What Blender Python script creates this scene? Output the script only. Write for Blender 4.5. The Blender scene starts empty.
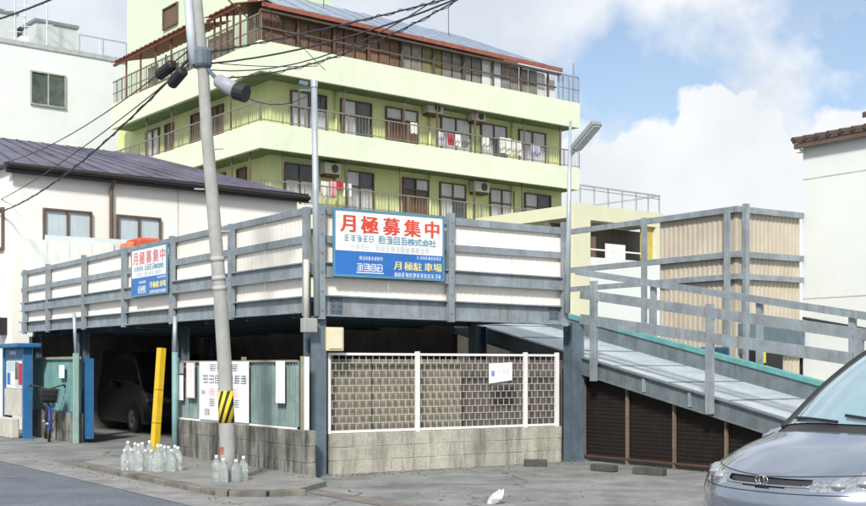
import bpy, bmesh, math, random
from mathutils import Vector, Matrix
random.seed(7)
S = bpy.context.scene
COL = S.collection
# ------------------------------------------------------------------ camera
FPX, CX, HZ, EYE = 1200.0, 433.0, 366.0, 1.5      # focal length / centre / horizon in photo pixels, eye height
cam_d = bpy.data.cameras.new('camera'); cam = bpy.data.objects.new('camera', cam_d); COL.objects.link(cam)
cam.location = (0, 0, EYE); cam.rotation_euler = (math.pi/2, 0, 0)
cam_d.sensor_width = 36; cam_d.lens = 36*FPX/866; cam_d.shift_y = (HZ-253)/866
cam_d.clip_start = .1; cam_d.clip_end = 6000
S.camera = cam
# ------------------------------------------------------------------ sky
SUN_EL, SUN_AZ = math.radians(38), math.radians(189)     # azimuth measured clockwise from +Y (behind the camera)
W = bpy.data.worlds.new('World'); S.world = W; W.use_nodes = True
nt = W.node_tree; nt.nodes.clear()
def N(t, **k):
    n = nt.nodes.new(t)
    for a, b in k.items(): setattr(n, a, b)
    return n
sky = N('ShaderNodeTexSky', sky_type='NISHITA', sun_disc=False, sun_elevation=SUN_EL, sun_rotation=SUN_AZ,
        air_density=1.0, dust_density=1.0, ozone_density=1.5)
bg1 = N('ShaderNodeBackground'); bg1.inputs[1].default_value = .075
nt.links.new(sky.outputs[0], bg1.inputs[0])
tc = N('ShaderNodeTexCoord')
mp = N('ShaderNodeMapping'); mp.inputs['Scale'].default_value = (1, 1, 1.7); mp.inputs['Location'].default_value = (.35, .1, .12)
nt.links.new(tc.outputs['Generated'], mp.inputs[0])
n1 = N('ShaderNodeTexNoise'); n1.inputs['Scale'].default_value = 3.2; n1.inputs['Detail'].default_value = 9; n1.inputs['Roughness'].default_value = .52
nt.links.new(mp.outputs[0], n1.inputs[0])
r1 = N('ShaderNodeValToRGB'); r1.color_ramp.elements[0].position = .36; r1.color_ramp.elements[1].position = .52
nt.links.new(n1.outputs[0], r1.inputs[0])
# cumulus bank low in the sky ahead and to the right
def bump(direction, inner, outer):
    d = N('ShaderNodeVectorMath', operation='DOT_PRODUCT'); d.inputs[1].default_value = Vector(direction).normalized()
    n2 = N('ShaderNodeTexNoise'); n2.inputs['Scale'].default_value = 16; n2.inputs['Detail'].default_value = 7
    nt.links.new(tc.outputs['Generated'], n2.inputs[0]); nt.links.new(tc.outputs['Generated'], d.inputs[0])
    a = N('ShaderNodeMath', operation='MULTIPLY_ADD'); a.inputs[1].default_value = .012; nt.links.new(n2.outputs[0], a.inputs[0]); nt.links.new(d.outputs['Value'], a.inputs[2])
    m = N('ShaderNodeMapRange'); m.inputs['From Min'].default_value = math.cos(math.radians(outer))+.006; m.inputs['From Max'].default_value = math.cos(math.radians(inner))+.006
    nt.links.new(a.outputs[0], m.inputs[0]); return m.outputs[0]
def mx(op, a, b):
    m = N('ShaderNodeMath', operation=op)
    for i, v in enumerate((a, b)):
        if isinstance(v, (int, float)): m.inputs[i].default_value = v
        else: nt.links.new(v, m.inputs[i])
    return m.outputs[0]
def pdir(px, py): return ((px-CX)/FPX, 1, (HZ-py)/FPX)
cum = mx('MAXIMUM', bump(pdir(735, 185), 4.0, 4.5), bump(pdir(640, 235), 5.2, 5.8))
cum = mx('MAXIMUM', cum, bump(pdir(800, 215), 4.2, 4.8))
gap = mx('MAXIMUM', bump(pdir(650, 95), 2.2, 5.2), mx('MAXIMUM', bump(pdir(862, 78), 1.6, 4.0), mx('MULTIPLY', bump(pdir(850, -10), 1.0, 4.5), .9)))
hi = mx('MULTIPLY', mx('ADD', mx('MULTIPLY', r1.outputs[0], .42), .53), mx('SUBTRACT', 1.0, mx('MULTIPLY', gap, .85)))
mask = mx('MINIMUM', mx('MAXIMUM', hi, cum), 1.0)
n3 = N('ShaderNodeTexNoise'); n3.inputs['Scale'].default_value = 7; n3.inputs['Detail'].default_value = 6
nt.links.new(tc.outputs['Generated'], n3.inputs[0])
rc = N('ShaderNodeValToRGB'); rc.color_ramp.elements[0].position = .38; rc.color_ramp.elements[1].position = .6
rc.color_ramp.elements[0].color = (.70, .76, .83, 1); rc.color_ramp.elements[1].color = (.93, .95, .98, 1)
nt.links.new(n3.outputs[0], rc.inputs[0])
cc = N('ShaderNodeMix', data_type='RGBA'); nt.links.new(mx('MULTIPLY', cum, .35), cc.inputs[0]); nt.links.new(rc.outputs[0], cc.inputs[6]); cc.inputs[7].default_value = (1, 1, 1, 1)
bg2 = N('ShaderNodeBackground'); bg2.inputs[1].default_value = .54; nt.links.new(cc.outputs[2], bg2.inputs[0])
ms = N('ShaderNodeMixShader'); nt.links.new(mask, ms.inputs[0]); nt.links.new(bg1.outputs[0], ms.inputs[1]); nt.links.new(bg2.outputs[0], ms.inputs[2])
wo = N('ShaderNodeOutputWorld'); nt.links.new(ms.outputs[0], wo.inputs[0])
# ------------------------------------------------------------------ sun
sd = bpy.data.lights.new('sun', 'SUN'); sd.energy = 2.4; sd.angle = math.radians(7); sd.color = (1, .95, .88)
sun = bpy.data.objects.new('sun', sd); COL.objects.link(sun)
sv = Vector((math.sin(SUN_AZ)*math.cos(SUN_EL), math.cos(SUN_AZ)*math.cos(SUN_EL), math.sin(SUN_EL)))
sun.rotation_euler = sv.to_track_quat('Z', 'Y').to_euler(); sun.location = sv*60
vs = S.view_settings; vs.view_transform = 'Standard'; vs.look = 'None'; vs.exposure = .95; vs.gamma = 1; vs.use_curve_mapping = False
# ------------------------------------------------------------------ materials
MATS = {}
def mat(name, col, rough=.7, metal=0, var=.25, scale=3, streak=0, dirt=(.1, .08, .06), bump=0, bscale=40, trans=0, ior=1.45, coat=0, spec=.5, fine=0, crack=0, sthr=(.5, .72), sscale=2.0):
    if name in MATS: return MATS[name]
    m = bpy.data.materials.new(name); m.use_nodes = True; t = m.node_tree; b = t.nodes['Principled BSDF']
    L = t.links.new
    geo = t.nodes.new('ShaderNodeNewGeometry')
    nz = t.nodes.new('ShaderNodeTexNoise'); nz.inputs['Scale'].default_value = scale; nz.inputs['Detail'].default_value = 6; nz.inputs['Roughness'].default_value = .65
    L(geo.outputs['Position'], nz.inputs[0])
    rp = t.nodes.new('ShaderNodeMapRange'); rp.inputs['From Min'].default_value = .3; rp.inputs['From Max'].default_value = .7
    rp.inputs['To Min'].default_value = 1-var; rp.inputs['To Max'].default_value = 1+var*.35; L(nz.outputs[0], rp.inputs[0])
    mu = t.nodes.new('ShaderNodeVectorMath'); mu.operation = 'SCALE'; mu.inputs[0].default_value = col; L(rp.outputs[0], mu.inputs['Scale'])
    out = mu.outputs[0]
    if streak:
        mpp = t.nodes.new('ShaderNodeMapping'); mpp.inputs['Scale'].default_value = (5, 5, .55); L(geo.outputs['Position'], mpp.inputs[0])
        sn = t.nodes.new('ShaderNodeTexNoise'); sn.inputs['Scale'].default_value = sscale; sn.inputs['Detail'].default_value = 8; sn.inputs['Roughness'].default_value = .7; L(mpp.outputs[0], sn.inputs[0])
        sr = t.nodes.new('ShaderNodeMapRange'); sr.inputs['From Min'].default_value = sthr[0]; sr.inputs['From Max'].default_value = sthr[1]; sr.inputs['To Max'].default_value = streak; L(sn.outputs[0], sr.inputs[0])
        mxn = t.nodes.new('ShaderNodeMix'); mxn.data_type = 'RGBA'; L(sr.outputs[0], mxn.inputs[0]); L(out, mxn.inputs[6]); mxn.inputs[7].default_value = (*dirt, 1); out = mxn.outputs[2]
    if fine:
        fn = t.nodes.new('ShaderNodeTexNoise'); fn.inputs['Scale'].default_value = 90; fn.inputs['Detail'].default_value = 3; L(geo.outputs['Position'], fn.inputs[0])
        fr_ = t.nodes.new('ShaderNodeMapRange'); fr_.inputs['From Min'].default_value = .3; fr_.inputs['From Max'].default_value = .7; fr_.inputs['To Min'].default_value = 1-fine; fr_.inputs['To Max'].default_value = 1+fine; L(fn.outputs[0], fr_.inputs[0])
        m2 = t.nodes.new('ShaderNodeVectorMath'); m2.operation = 'SCALE'; L(out, m2.inputs[0]); L(fr_.outputs[0], m2.inputs['Scale']); out = m2.outputs[0]
    if crack:
        wn = t.nodes.new('ShaderNodeTexNoise'); wn.inputs['Scale'].default_value = 2.5; wn.inputs['Detail'].default_value = 4; L(geo.outputs['Position'], wn.inputs[0])
        av = t.nodes.new('ShaderNodeVectorMath'); av.operation = 'MULTIPLY_ADD'; av.inputs[1].default_value = (.5, .5, 0); L(wn.outputs['Color'], av.inputs[0]); L(geo.outputs['Position'], av.inputs[2])
        vo = t.nodes.new('ShaderNodeTexVoronoi'); vo.feature = 'DISTANCE_TO_EDGE'; vo.inputs['Scale'].default_value = .55; L(av.outputs[0], vo.inputs['Vector'])
        cl = t.nodes.new('ShaderNodeMapRange'); cl.inputs['From Min'].default_value = .004; cl.inputs['From Max'].default_value = .014; cl.inputs['To Min'].default_value = 1; cl.inputs['To Max'].default_value = 0; L(vo.outputs['Distance'], cl.inputs[0])
        bn_ = t.nodes.new('ShaderNodeTexNoise'); bn_.inputs['Scale'].default_value = .5; bn_.inputs['Detail'].default_value = 5; L(geo.outputs['Position'], bn_.inputs[0])
        bm2 = t.nodes.new('ShaderNodeMapRange'); bm2.inputs['From Min'].default_value = .45; bm2.inputs['From Max'].default_value = .6; bm2.inputs['To Max'].default_value = crack; L(bn_.outputs[0], bm2.inputs[0])
        pr_ = t.nodes.new('ShaderNodeMath'); pr_.operation = 'MULTIPLY'; L(cl.outputs[0], pr_.inputs[0]); L(bm2.outputs[0], pr_.inputs[1])
        mk = t.nodes.new('ShaderNodeMix'); mk.data_type = 'RGBA'; L(pr_.outputs[0], mk.inputs[0]); L(out, mk.inputs[6]); mk.inputs[7].default_value = (.04, .04, .038, 1)
        # worn pale patches
        pn = t.nodes.new('ShaderNodeTexNoise'); pn.inputs['Scale'].default_value = 3.4; pn.inputs['Detail'].default_value = 9; pn.inputs['Roughness'].default_value = .75; L(geo.outputs['Position'], pn.inputs[0])
        pm_ = t.nodes.new('ShaderNodeMapRange'); pm_.inputs['From Min'].default_value = .54; pm_.inputs['From Max'].default_value = .68; pm_.inputs['To Max'].default_value = .55; L(pn.outputs[0], pm_.inputs[0])
        mk2 = t.nodes.new('ShaderNodeMix'); mk2.data_type = 'RGBA'; L(pm_.outputs[0], mk2.inputs[0]); L(mk.outputs[2], mk2.inputs[6]); mk2.inputs[7].default_value = (.36, .37, .34, 1); out = mk2.outputs[2]
    L(out, b.inputs['Base Color'])
    b.inputs['Roughness'].default_value = rough; b.inputs['Metallic'].default_value = metal
    b.inputs['IOR'].default_value = ior; b.inputs['Transmission Weight'].default_value = trans; b.inputs['Coat Weight'].default_value = coat
    b.inputs['Specular IOR Level'].default_value = spec
    if bump:
        bn = t.nodes.new('ShaderNodeTexNoise'); bn.inputs['Scale'].default_value = bscale; bn.inputs['Detail'].default_value = 5; L(geo.outputs['Position'], bn.inputs[0])
        bb = t.nodes.new('ShaderNodeBump'); bb.inputs['Strength'].default_value = bump; bb.inputs['Distance'].default_value = .02; L(bn.outputs[0], bb.inputs['Height']); L(bb.outputs[0], b.inputs['Normal'])
    MATS[name] = m; return m
STEEL = mat('steel_paint', (.28, .33, .365), .55, .1, .35, 3, .7, (.17, .125, .095), .15, 25)
STEELM = mat('shaded_steel_paint', (.155, .195, .215), .55, .1, .35, 3, .7, (.10, .075, .06), .15, 25)  # darker copy of the steel paint, shade on the girder face painted in
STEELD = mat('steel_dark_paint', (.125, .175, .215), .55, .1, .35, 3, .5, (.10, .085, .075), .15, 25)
TEAL = mat('teal_paint', (.13, .36, .36), .55, .1, .3, 4, .3)
PANEL = mat('cream_panel', (.92, .86, .78), .6, 0, .05, 1.2, .16, (.66, .55, .45))
BEIGE = mat('beige_sheet', (.50, .45, .36), .6, 0, .15, 2, .3, (.33, .27, .22))
CONC = mat('concrete', (.44, .43, .37), .85, 0, .4, 2.2, .75, (.12, .115, .09), .5, 30, fine=.12, sthr=(.47, .66), sscale=1.0)
CONCD = mat('dirty_concrete', (.27, .27, .24), .9, 0, .6, 2.0, .95, (.024, .025, .022), .5, 30, fine=.15, sthr=(.42, .62), sscale=1.3)
POLEM = mat('pole_concrete', (.36, .365, .35), .85, 0, .2, 5, .3, (.2, .2, .19), .2, 60)
ASPH = mat('road_asphalt', (.14, .16, .19), .85, 0, .3, 1.2, 0, bump=.5, bscale=80, fine=.5)
LOT = mat('lot_asphalt', (.245, .255, .25), .9, 0, .5, 1.3, 0, bump=.6, bscale=70, fine=.5, crack=.8)
WALK = mat('pavement_concrete', (.25, .25, .24), .9, 0, .35, 1.5, 0, bump=.4, bscale=90, fine=.25)
KERB = mat('kerb_concrete', (.40, .39, .35), .9, 0, .45, 4, .4, (.15, .14, .12), .3, 50)
GREENB = mat('pale_green_render', (.71, .78, .60), .8, 0, .1, .8, .3, (.47, .53, .36))
GREENW = mat('green_wall', (.66, .71, .34), .8, 0, .14, 1, .25, (.38, .40, .18))
TOWER = mat('tower_render', (.62, .72, .54), .8, 0, .08, .7, .12, (.45, .5, .38))
SOFF = mat('soffit_shade_green', (.20, .27, .13), .9, 0, .2, 1)  # dark green base carries the shade under the balconies
BROWN = mat('brown_frame', (.14, .10, .075), .5, .2, .2)
BRNDOOR = mat('brown_door', (.16, .095, .06), .6, 0, .25, 6)
PANE = mat('curtained_pane', (.62, .64, .64), .1, 0, .18, .8, .5, (.30, .33, .34))
PANED = mat('dark_pane', (.09, .11, .11), .06, 0, .5, 3)
GLASSB = mat('blue_pane', (.50, .58, .62), .07, 0, .12, .8, .45, (.27, .33, .37))
WHITEW = mat('white_render', (.70, .74, .72), .85, 0, .06, .6, .12, (.55, .55, .52))
WHITE2 = mat('blue_white_render', (.70, .74, .75), .85, 0, .07, .6, .12, (.5, .52, .52))
CREAMW = mat('house_cream_render', (.84, .825, .78), .85, 0, .06, .8, .12, (.6, .56, .48))
HROOF = mat('house_roof', (.125, .12, .175), .45, .1, .6, .9, .5, (.15, .12, .11), sscale=.6)
DARKTR = mat('dark_trim', (.022, .018, .018), .5, 0, .2)
REDROOF = mat('red_awning', (.33, .105, .07), .6, 0, .35, 4, .3, (.2, .07, .05))
BLUEROOF = mat('blue_roof', (.26, .32, .42), .35, .2, .25, 2)
ORANGEW = mat('ochre_wall', (.62, .42, .16), .8, 0, .2)
GREYPAN = mat('grey_screen', (.24, .22, .20), .6, 0, .4, 3)
RAILM = mat('balcony_rail', (.25, .24, .20), .5, .3, .2)
BLUERAIL = mat('blue_rail', (.30, .38, .48), .5, .3, .2)
WHITEP = mat('white_paint', (.80, .80, .78), .5, 0, .08, 4, .15, (.5, .46, .4))
WIRE = mat('white_wire', (.62, .60, .54), .5, .1, .2)
GSHEET = mat('green_sheet', (.22, .31, .30), .6, .1, .35, 2.5, .75, (.10, .11, .105))
SIGNW = mat('sign_white', (.82, .82, .82), .45, 0, .05, 3, .06)
SIGNB = mat('sign_blue', (.03, .16, .50), .4, 0, .12)
SIGNF = mat('sign_frame_blue', (.10, .27, .40), .4, .1, .15)
REDT = mat('red_lettering', (.72, .07, .04), .5, 0, .15, 12)
PINKT = mat('faded_red_lettering', (.68, .26, .28), .5, 0, .2, 12)
BLUET = mat('blue_lettering', (.12, .32, .45), .5, 0, .2, 12)
PALET = mat('pale_blue_lettering', (.50, .64, .70), .5, 0, .2, 12)
YELT = mat('yellow_lettering', (.80, .74, .30), .5, 0, .2, 12)
BLKT = mat('black_lettering', (.12, .15, .18), .6, 0, .2, 12)
YEL = mat('yellow_paint', (.72, .48, .02), .5, 0, .2, 5, .35, (.25, .15, .03))
BLACK = mat('black_rubber', (.02, .02, .022), .6, 0, .2)
RUST = mat('rusty_steel', (.17, .10, .065), .8, .1, .45, 6, .5, (.07, .035, .022))
RUSTD = mat('shaded_rusty_sheet', (.018, .012, .011), .85, 0, .4, 5)  # near-black base holds the ramp's shadow as well as the rust
BLUEP = mat('blue_paint', (.03, .16, .36), .5, .1, .25, 4, .25)
BOTTLE = mat('clear_bottle', (.86, .92, .91), .08, 0, .08, 8, trans=.82, ior=1.33)
CAPW = mat('bottle_cap', (.8, .8, .8), .4)
CAR = mat('silver_blue_paint', (.25, .29, .36), .16, .6, .05, 1, coat=1)
CGLASS = mat('windscreen_glass', (.34, .54, .61), .03, .5, .2, 1.2, spec=1, coat=1)  # pale cyan metallic base stands in for the reflected sky
CDGLASS = mat('dark_car_glass', (.015, .02, .022), .05, 0, .1, spec=1)
HLIGHT = mat('headlight_lens', (.50, .54, .58), .10, .75, .75, 26, coat=1)
CHROME = mat('chrome', (.7, .7, .72), .12, 1, .05)
PLAST = mat('dark_plastic', (.03, .03, .035), .5, 0, .2)
VANM = mat('shaded_van_paint', (.022, .024, .026), .4, .1, .1)  # grey paint taken near black to carry the shade inside the entrance
VANW = mat('white_van_paint', (.75, .76, .76), .3, 0, .05, coat=.5)
CABLE = mat('cable_black', (.035, .037, .042), .6)
GALV = mat('galvanised', (.45, .52, .57), .4, .4, .2, 4, .2, (.3, .3, .3))
ACW = mat('ac_casing', (.62, .60, .52), .6, 0, .1)
CLOTHR = mat('red_cloth', (.50, .03, .06), .9); CLOTHW = mat('white_cloth', (.80, .79, .76), .9); CLOTHP = mat('pink_cloth', (.70, .36, .42), .9); CLOTHL = mat('lilac_cloth', (.45, .42, .58), .9)
ORANGE = mat('orange_tarp', (.62, .10, .04), .6, 0, .3, 6)
TRANSL = mat('clear_sheet', (.62, .72, .74), .3, 0, .1, 2)
TILEM = mat('brown_tile', (.10, .07, .06), .6, 0, .35, 6)
# ------------------------------------------------------------------ geometry helpers
def V2(x, y): return Vector((x, y, 0))
class Fr:
    """vertical plane frame: u along d, n out of the plane (towards the camera), z up"""
    def __init__(s, P, d, flip=False):
        s.P = Vector((P[0], P[1], 0)); s.d = Vector((d[0], d[1], 0)).normalized()
        n = Vector((s.d.y, -s.d.x, 0))
        if n.dot(-s.P) < 0: n = -n
        s.n = -n if flip else n
    def pt(s, u, n, z): return s.P + s.d*u + s.n*n + Vector((0, 0, z))
    def uz(s, px, py=HZ, n=0):
        k = (px-CX)/FPX; o = s.P + s.n*n
        u = (k*o.y-o.x)/(s.d.x-k*s.d.y); Y = o.y+s.d.y*u
        return u, EYE+(HZ-py)/FPX*Y
    def u(s, px, n=0): return s.uz(px, HZ, n)[0]
    def off(s, n): return Fr(s.P+s.n*n, s.d)
def gnd(px, py, z=0):
    Y = FPX*(EYE-z)/(py-HZ); return Vector(((px-CX)/FPX*Y, Y, z))
def at(px, py, Y): return Vector(((px-CX)/FPX*Y, Y, EYE+(HZ-py)/FPX*Y))
class MB:
    def __init__(s): s.v = []; s.f = []
    def add(s, vs, fs):
        o = len(s.v); s.v += [Vector(v) for v in vs]; s.f += [tuple(i+o for i in f) for f in fs]; return s
    def hexa(s, c):
        return s.add(c, [(0,3,2,1), (4,5,6,7), (0,1,5,4), (1,2,6,5), (2,3,7,6), (3,0,4,7)])
    def box(s, fr, u0, u1, n0, n1, z0, z1):
        return s.hexa([fr.pt(u, n, z) for z in (z0, z1) for u, n in ((u0, n0), (u1, n0), (u1, n1), (u0, n1))])
    def lbox(s, x0, x1, y0, y1, z0, z1):
        return s.hexa([Vector((x, y, z)) for z in (z0, z1) for x, y in ((x0, y0), (x1, y0), (x1, y1), (x0, y1))])
    def beam(s, a, b, w, h, dz=0):
        a = Vector(a); b = Vector(b); t = (b-a).normalized(); side = t.cross(Vector((0, 0, 1)))
        if side.length < 1e-4: side = Vector((1, 0, 0))
        side.normalize(); up = side.cross(t).normalized()
        o = up*dz
        return s.hexa([p+side*x*w/2+up*y*h/2+o for p in (a, b) for x, y in ((-1, -1), (1, -1), (1, 1), (-1, 1))])
    def ibeam(s, a, b, h, w, t=.018):
        s.beam(a, b, t, h-2*t-.001); s.beam(a, b, w, t, h/2-t/2); s.beam(a, b, w, t, -h/2+t/2); return s
    def chan(s, fr, p0, p1, h, depth, t=.014):
        """C channel lying in frame fr between (u,z) points, web at n0, flanges outward"""
        return s
    def tube(s, pts, r, seg=8, close=True):
        pts = [Vector(p) for p in pts]; rs = r if isinstance(r, (list, tuple)) else [r]*len(pts)
        rings = []; ref = None
        for i, p in enumerate(pts):
            t = (pts[min(i+1, len(pts)-1)]-pts[max(i-1, 0)]).normalized()
            if ref is None: ref = Vector((1, 0, 0)) if abs(t.x) < .9 else Vector((0, 1, 0))
            a = (ref-t*ref.dot(t)).normalized(); b = t.cross(a); ref = a
            rings.append([p+(a*math.cos(2*math.pi*k/seg)+b*math.sin(2*math.pi*k/seg))*rs[i] for k in range(seg)])
        vs = [v for R in rings for v in R]; fs = []
        for i in range(len(pts)-1):
            for k in range(seg):
                fs.append((i*seg+k, i*seg+(k+1) % seg, (i+1)*seg+(k+1) % seg, (i+1)*seg+k))
        if close: fs += [tuple(range(seg))[::-1], tuple((len(pts)-1)*seg+k for k in range(seg))]
        return s.add(vs, fs)
    def prism(s, poly, z0, z1):
        n = len(poly); vs = [Vector((p[0], p[1], z0)) for p in poly]+[Vector((p[0], p[1], z1)) for p in poly]
        return s.add(vs, [tuple(range(n))[::-1], tuple(range(n, 2*n))]+[(i, (i+1) % n, n+(i+1) % n, n+i) for i in range(n)])
    def extr(s, poly, vec):
        n = len(poly); vs = [Vector(p) for p in poly]+[Vector(p)+vec for p in poly]
        return s.add(vs, [tuple(range(n))[::-1], tuple(range(n, 2*n))]+[(i, (i+1) % n, n+(i+1) % n, n+i) for i in range(n)])
    def corr(s, fr, u0, u1, z0, z1, n, pitch=.08, amp=.012, t=.004):
        """corrugated sheet with vertical ribs, trapezoid profile"""
        k = max(2, int((u1-u0)/pitch)); pr = []
        for i in range(k):
            a = u0+(u1-u0)*i/k; w = (u1-u0)/k
            pr += [(a, -amp), (a+w*.35, -amp), (a+w*.5, amp), (a+w*.85, amp)]
        pr.append((u1, -amp)); m = len(pr)
        vs = [fr.pt(u, n+o, z0) for u, o in pr]+[fr.pt(u, n+o, z1) for u, o in pr]+[fr.pt(u, n+o-t, z0) for u, o in pr]+[fr.pt(u, n+o-t, z1) for u, o in pr]
        fs = []
        for i in range(m-1):
            fs += [(i, i+1, m+i+1, m+i), (2*m+i+1, 2*m+i, 3*m+i, 3*m+i+1), (m+i, m+i+1, 3*m+i+1, 3*m+i), (2*m+i, 2*m+i+1, i+1, i)]
        fs += [(0, m, 3*m, 2*m), (m-1, 3*m-1, 4*m-1, 2*m-1)]
        return s.add(vs, fs)
    def lathe(s, c, prof, seg=12):
        c = Vector(c); vs = []; fs = []
        for r, z in prof:
            vs += [c+Vector((r*math.cos(2*math.pi*k/seg), r*math.sin(2*math.pi*k/seg), z)) for k in range(seg)]
        for i in range(len(prof)-1):
            fs += [(i*seg+k, i*seg+(k+1) % seg, (i+1)*seg+(k+1) % seg, (i+1)*seg+k) for k in range(seg)]
        fs += [tuple(range(seg))[::-1], tuple((len(prof)-1)*seg+k for k in range(seg))]
        return s.add(vs, fs)
def root_loc(o):
    l = Vector((0, 0, 0))
    while o is not None: l = l+o.location; o = o.parent
    return l
def tag(o, label=None, cat=None, group=None, kind=None):
    for k, v in (('label', label), ('category', cat), ('group', group), ('kind', kind)):
        if v: o[k] = v
    return o
def obj(name, mb, material, parent=None, smooth=False, local=False, recalc=True, bevel=0):
    me = bpy.data.meshes.new(name)
    o_ = Vector((0, 0, 0)) if (local or parent is None) else root_loc(parent)
    me.from_pydata([tuple(v-o_) for v in mb.v], [], mb.f)
    if recalc:
        bm = bmesh.new(); bm.from_mesh(me); bmesh.ops.recalc_face_normals(bm, faces=bm.faces); bm.to_mesh(me); bm.free()
    me.materials.append(material)
    if smooth: me.shade_smooth()
    o = bpy.data.objects.new(name, me); COL.objects.link(o)
    if parent is not None: o.parent = parent
    if bevel:
        b = o.modifiers.new('bevel', 'BEVEL'); b.width = bevel; b.segments = 2; b.limit_method = 'ANGLE'
    return o
def single(name, mb, material, label, cat, base=None, group=None, **k):
    """thing made of one mesh: origin moved to its base"""
    if base is None:
        zs = min(v.z for v in mb.v); c = sum(mb.v, Vector((0, 0, 0)))/len(mb.v); base = Vector((c.x, c.y, zs))
    mb.v = [v-base for v in mb.v]
    o = obj(name, mb, material, local=True, **k); o.location = base
    return tag(o, label, cat, group)
def thing(name, label, cat, loc, rz=0, group=None):
    o = bpy.data.objects.new(name, None); COL.objects.link(o); o.location = loc; o.rotation_euler.z = rz; o.empty_display_size = .2
    return tag(o, label, cat, group)
def copy_tree(o, parent=None):
    c = o.copy(); COL.objects.link(c); c.parent = parent
    for ch in o.children: copy_tree(ch, c)
    return c
def text_mesh(s, size, offset=0):
    cu = bpy.data.curves.new('t', 'FONT'); cu.body = s; cu.size = size; cu.align_x = 'CENTER'; cu.align_y = 'CENTER'; cu.extrude = .002;  cu.resolution_u = 3
    o = bpy.data.objects.new('t', cu); COL.objects.link(o)
    dg = bpy.context.evaluated_depsgraph_get(); me = bpy.data.meshes.new_from_object(o.evaluated_get(dg))
    vs = [v.co.copy() for v in me.vertices]; fs = [tuple(p.vertices) for p in me.polygons]
    bpy.data.objects.remove(o); bpy.data.curves.remove(cu); bpy.data.meshes.remove(me)
    return vs, fs
def put_text(mb, fr, s, u, z, n, size, offset=0, sx=1):
    vs, fs = text_mesh(s, size)
    if not vs: return
    x0 = min(v.x for v in vs); x1 = max(v.x for v in vs); y0 = min(v.y for v in vs); y1 = max(v.y for v in vs)
    cx, cy = (x0+x1)/2, (y0+y1)/2
    for q in range(1, 4 if offset else 1):
        dx, dy = ((0, 0), (1, 0), (-1, 0), (0, .7))[q]
        mb.add([fr.pt(u+(v.x-cx+dx*offset)*sx, n+v.z+q*.0004, z+v.y-cy+dy*offset) for v in vs], fs)
    mb.add([fr.pt(u+(v.x-cx)*sx, n+v.z, z+v.y-cy) for v in vs], fs)
def scribble(mb, fr, u0, u1, z0, z1, n, cells, rng, th=.1, gap=.22):
    """lettering too blurred to read: stroke clusters, one per character cell"""
    cw = (u1-u0)/cells; h = z1-z0; t = h*th*.62; k = 0
    for i in range(cells):
        a = u0+cw*(i+gap/2); b = u0+cw*(i+1-gap/2); w = b-a; m_ = rng.choice((3, 4, 4))
        for j in range(m_):
            z = z0+h*(.03+.9*j/(m_-1)); l = rng.uniform(.72, 1); o = rng.uniform(0, 1-l)
            k += 1; mb.box(fr, a+w*o, a+w*(o+l), n, n+.0015+k*.00001, z, z+t)
        for u in rng.sample((.04, .28, .5, .72, .9), rng.choice((2, 3))):
            l = rng.uniform(.55, 1); o = rng.uniform(0, 1-l)
            k += 1; mb.box(fr, a+w*u, a+w*u+t*.9, n, n+.0016+k*.00001, z0+h*o, z0+h*(o+l))
def stf(o):
    o['kind'] = 'stuff'; return o
def vcopy(name, src, loc, parent=None):
    o = src.copy(); COL.objects.link(o); o.name = name; o.location = loc; o.parent = parent; return o
# ------------------------------------------------------------------ site frames
C = gnd(317, 476)                                   # foot of the corner column
dF = Vector((.832, .554, 0)).normalized(); dL = Vector((-.572, .820, 0)).normalized()
FF = Fr(C, dF)                                      # front of the deck, u to the right
FL = Fr(C, dL)                                      # side of the deck along the street, u away to the left
LEN = FL.u(22); WID = FF.u(566)
FLr = Fr(FL.pt(LEN, 0, 0), -dL)                     # same plane, read left to right
# ================================================================== SETTING
def sheet(name, poly, z, m, kind='structure', th=None):
    mb = MB()
    if th: mb.prism([(p[0], p[1]) for p in poly], z-th, z)
    else: mb.add([(p[0], p[1], z) for p in poly], [tuple(range(len(poly)))])
    o = obj(name, mb, m); o['kind'] = kind; return o
g = MB(); R = 2500
g.add([(-R, -R, 0), (R, -R, 0), (R, R, 0), (-R, R, 0)], [(0, 1, 2, 3)])
tag(obj('ground', g, LOT), kind='structure')
sheet('road', [FL.pt(u, n, 0) for u, n in ((-60, 2.85), (-60, 10.6), (160, 10.6), (160, 2.85))], .004, ASPH)
sheet('gutter', [FL.pt(u, n, 0) for u, n in ((-60, 2.22), (-60, 2.85), (160, 2.85), (160, 2.22))], .008, mat('gutter_concrete', (.27, .27, .265), .9, 0, .45, 2, 0, bump=.4, bscale=60, fine=.35))
sheet('far_pavement', [FL.pt(u, n, 0) for u, n in ((14.5, .9), (14.5, 2.22), (160, 2.22), (160, .9))], .006, WALK)
# raised footpath between the entrance and the lot
fp = [FL.pt(u, n, 0) for u, n in ((3.6, .0), (3.6, 1.9), (3.3, 2.1), (-1.2, 2.1), (-1.75, 1.9), (-1.9, 1.3), (-1.3, .6), (.2, .15))]
sheet('footpath', fp, .066, WALK, th=.09)
# asphalt patches: repaired strips on road and lot
for (pts, z, m) in (([(2, 3.3), (2, 3.9), (14, 4.1), (14, 3.4)], .007, mat('patch_asphalt', (.135, .14, .16), .9, 0, .25, 2, fine=.3)),):
    sheet('road_patch', [FL.pt(u, n, 0) for u, n in pts], z, m)
sheet('lot_edge_strip', [FL.pt(u, n, 0) for u, n in ((-.3, .35), (-1.2, 1.15), (-9, 1.25), (-9, .95), (-1.25, .85), (-.42, .1))], .005, mat('red_brown_joint', (.20, .175, .16), .9, 0, .45, 3, fine=.3))
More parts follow.
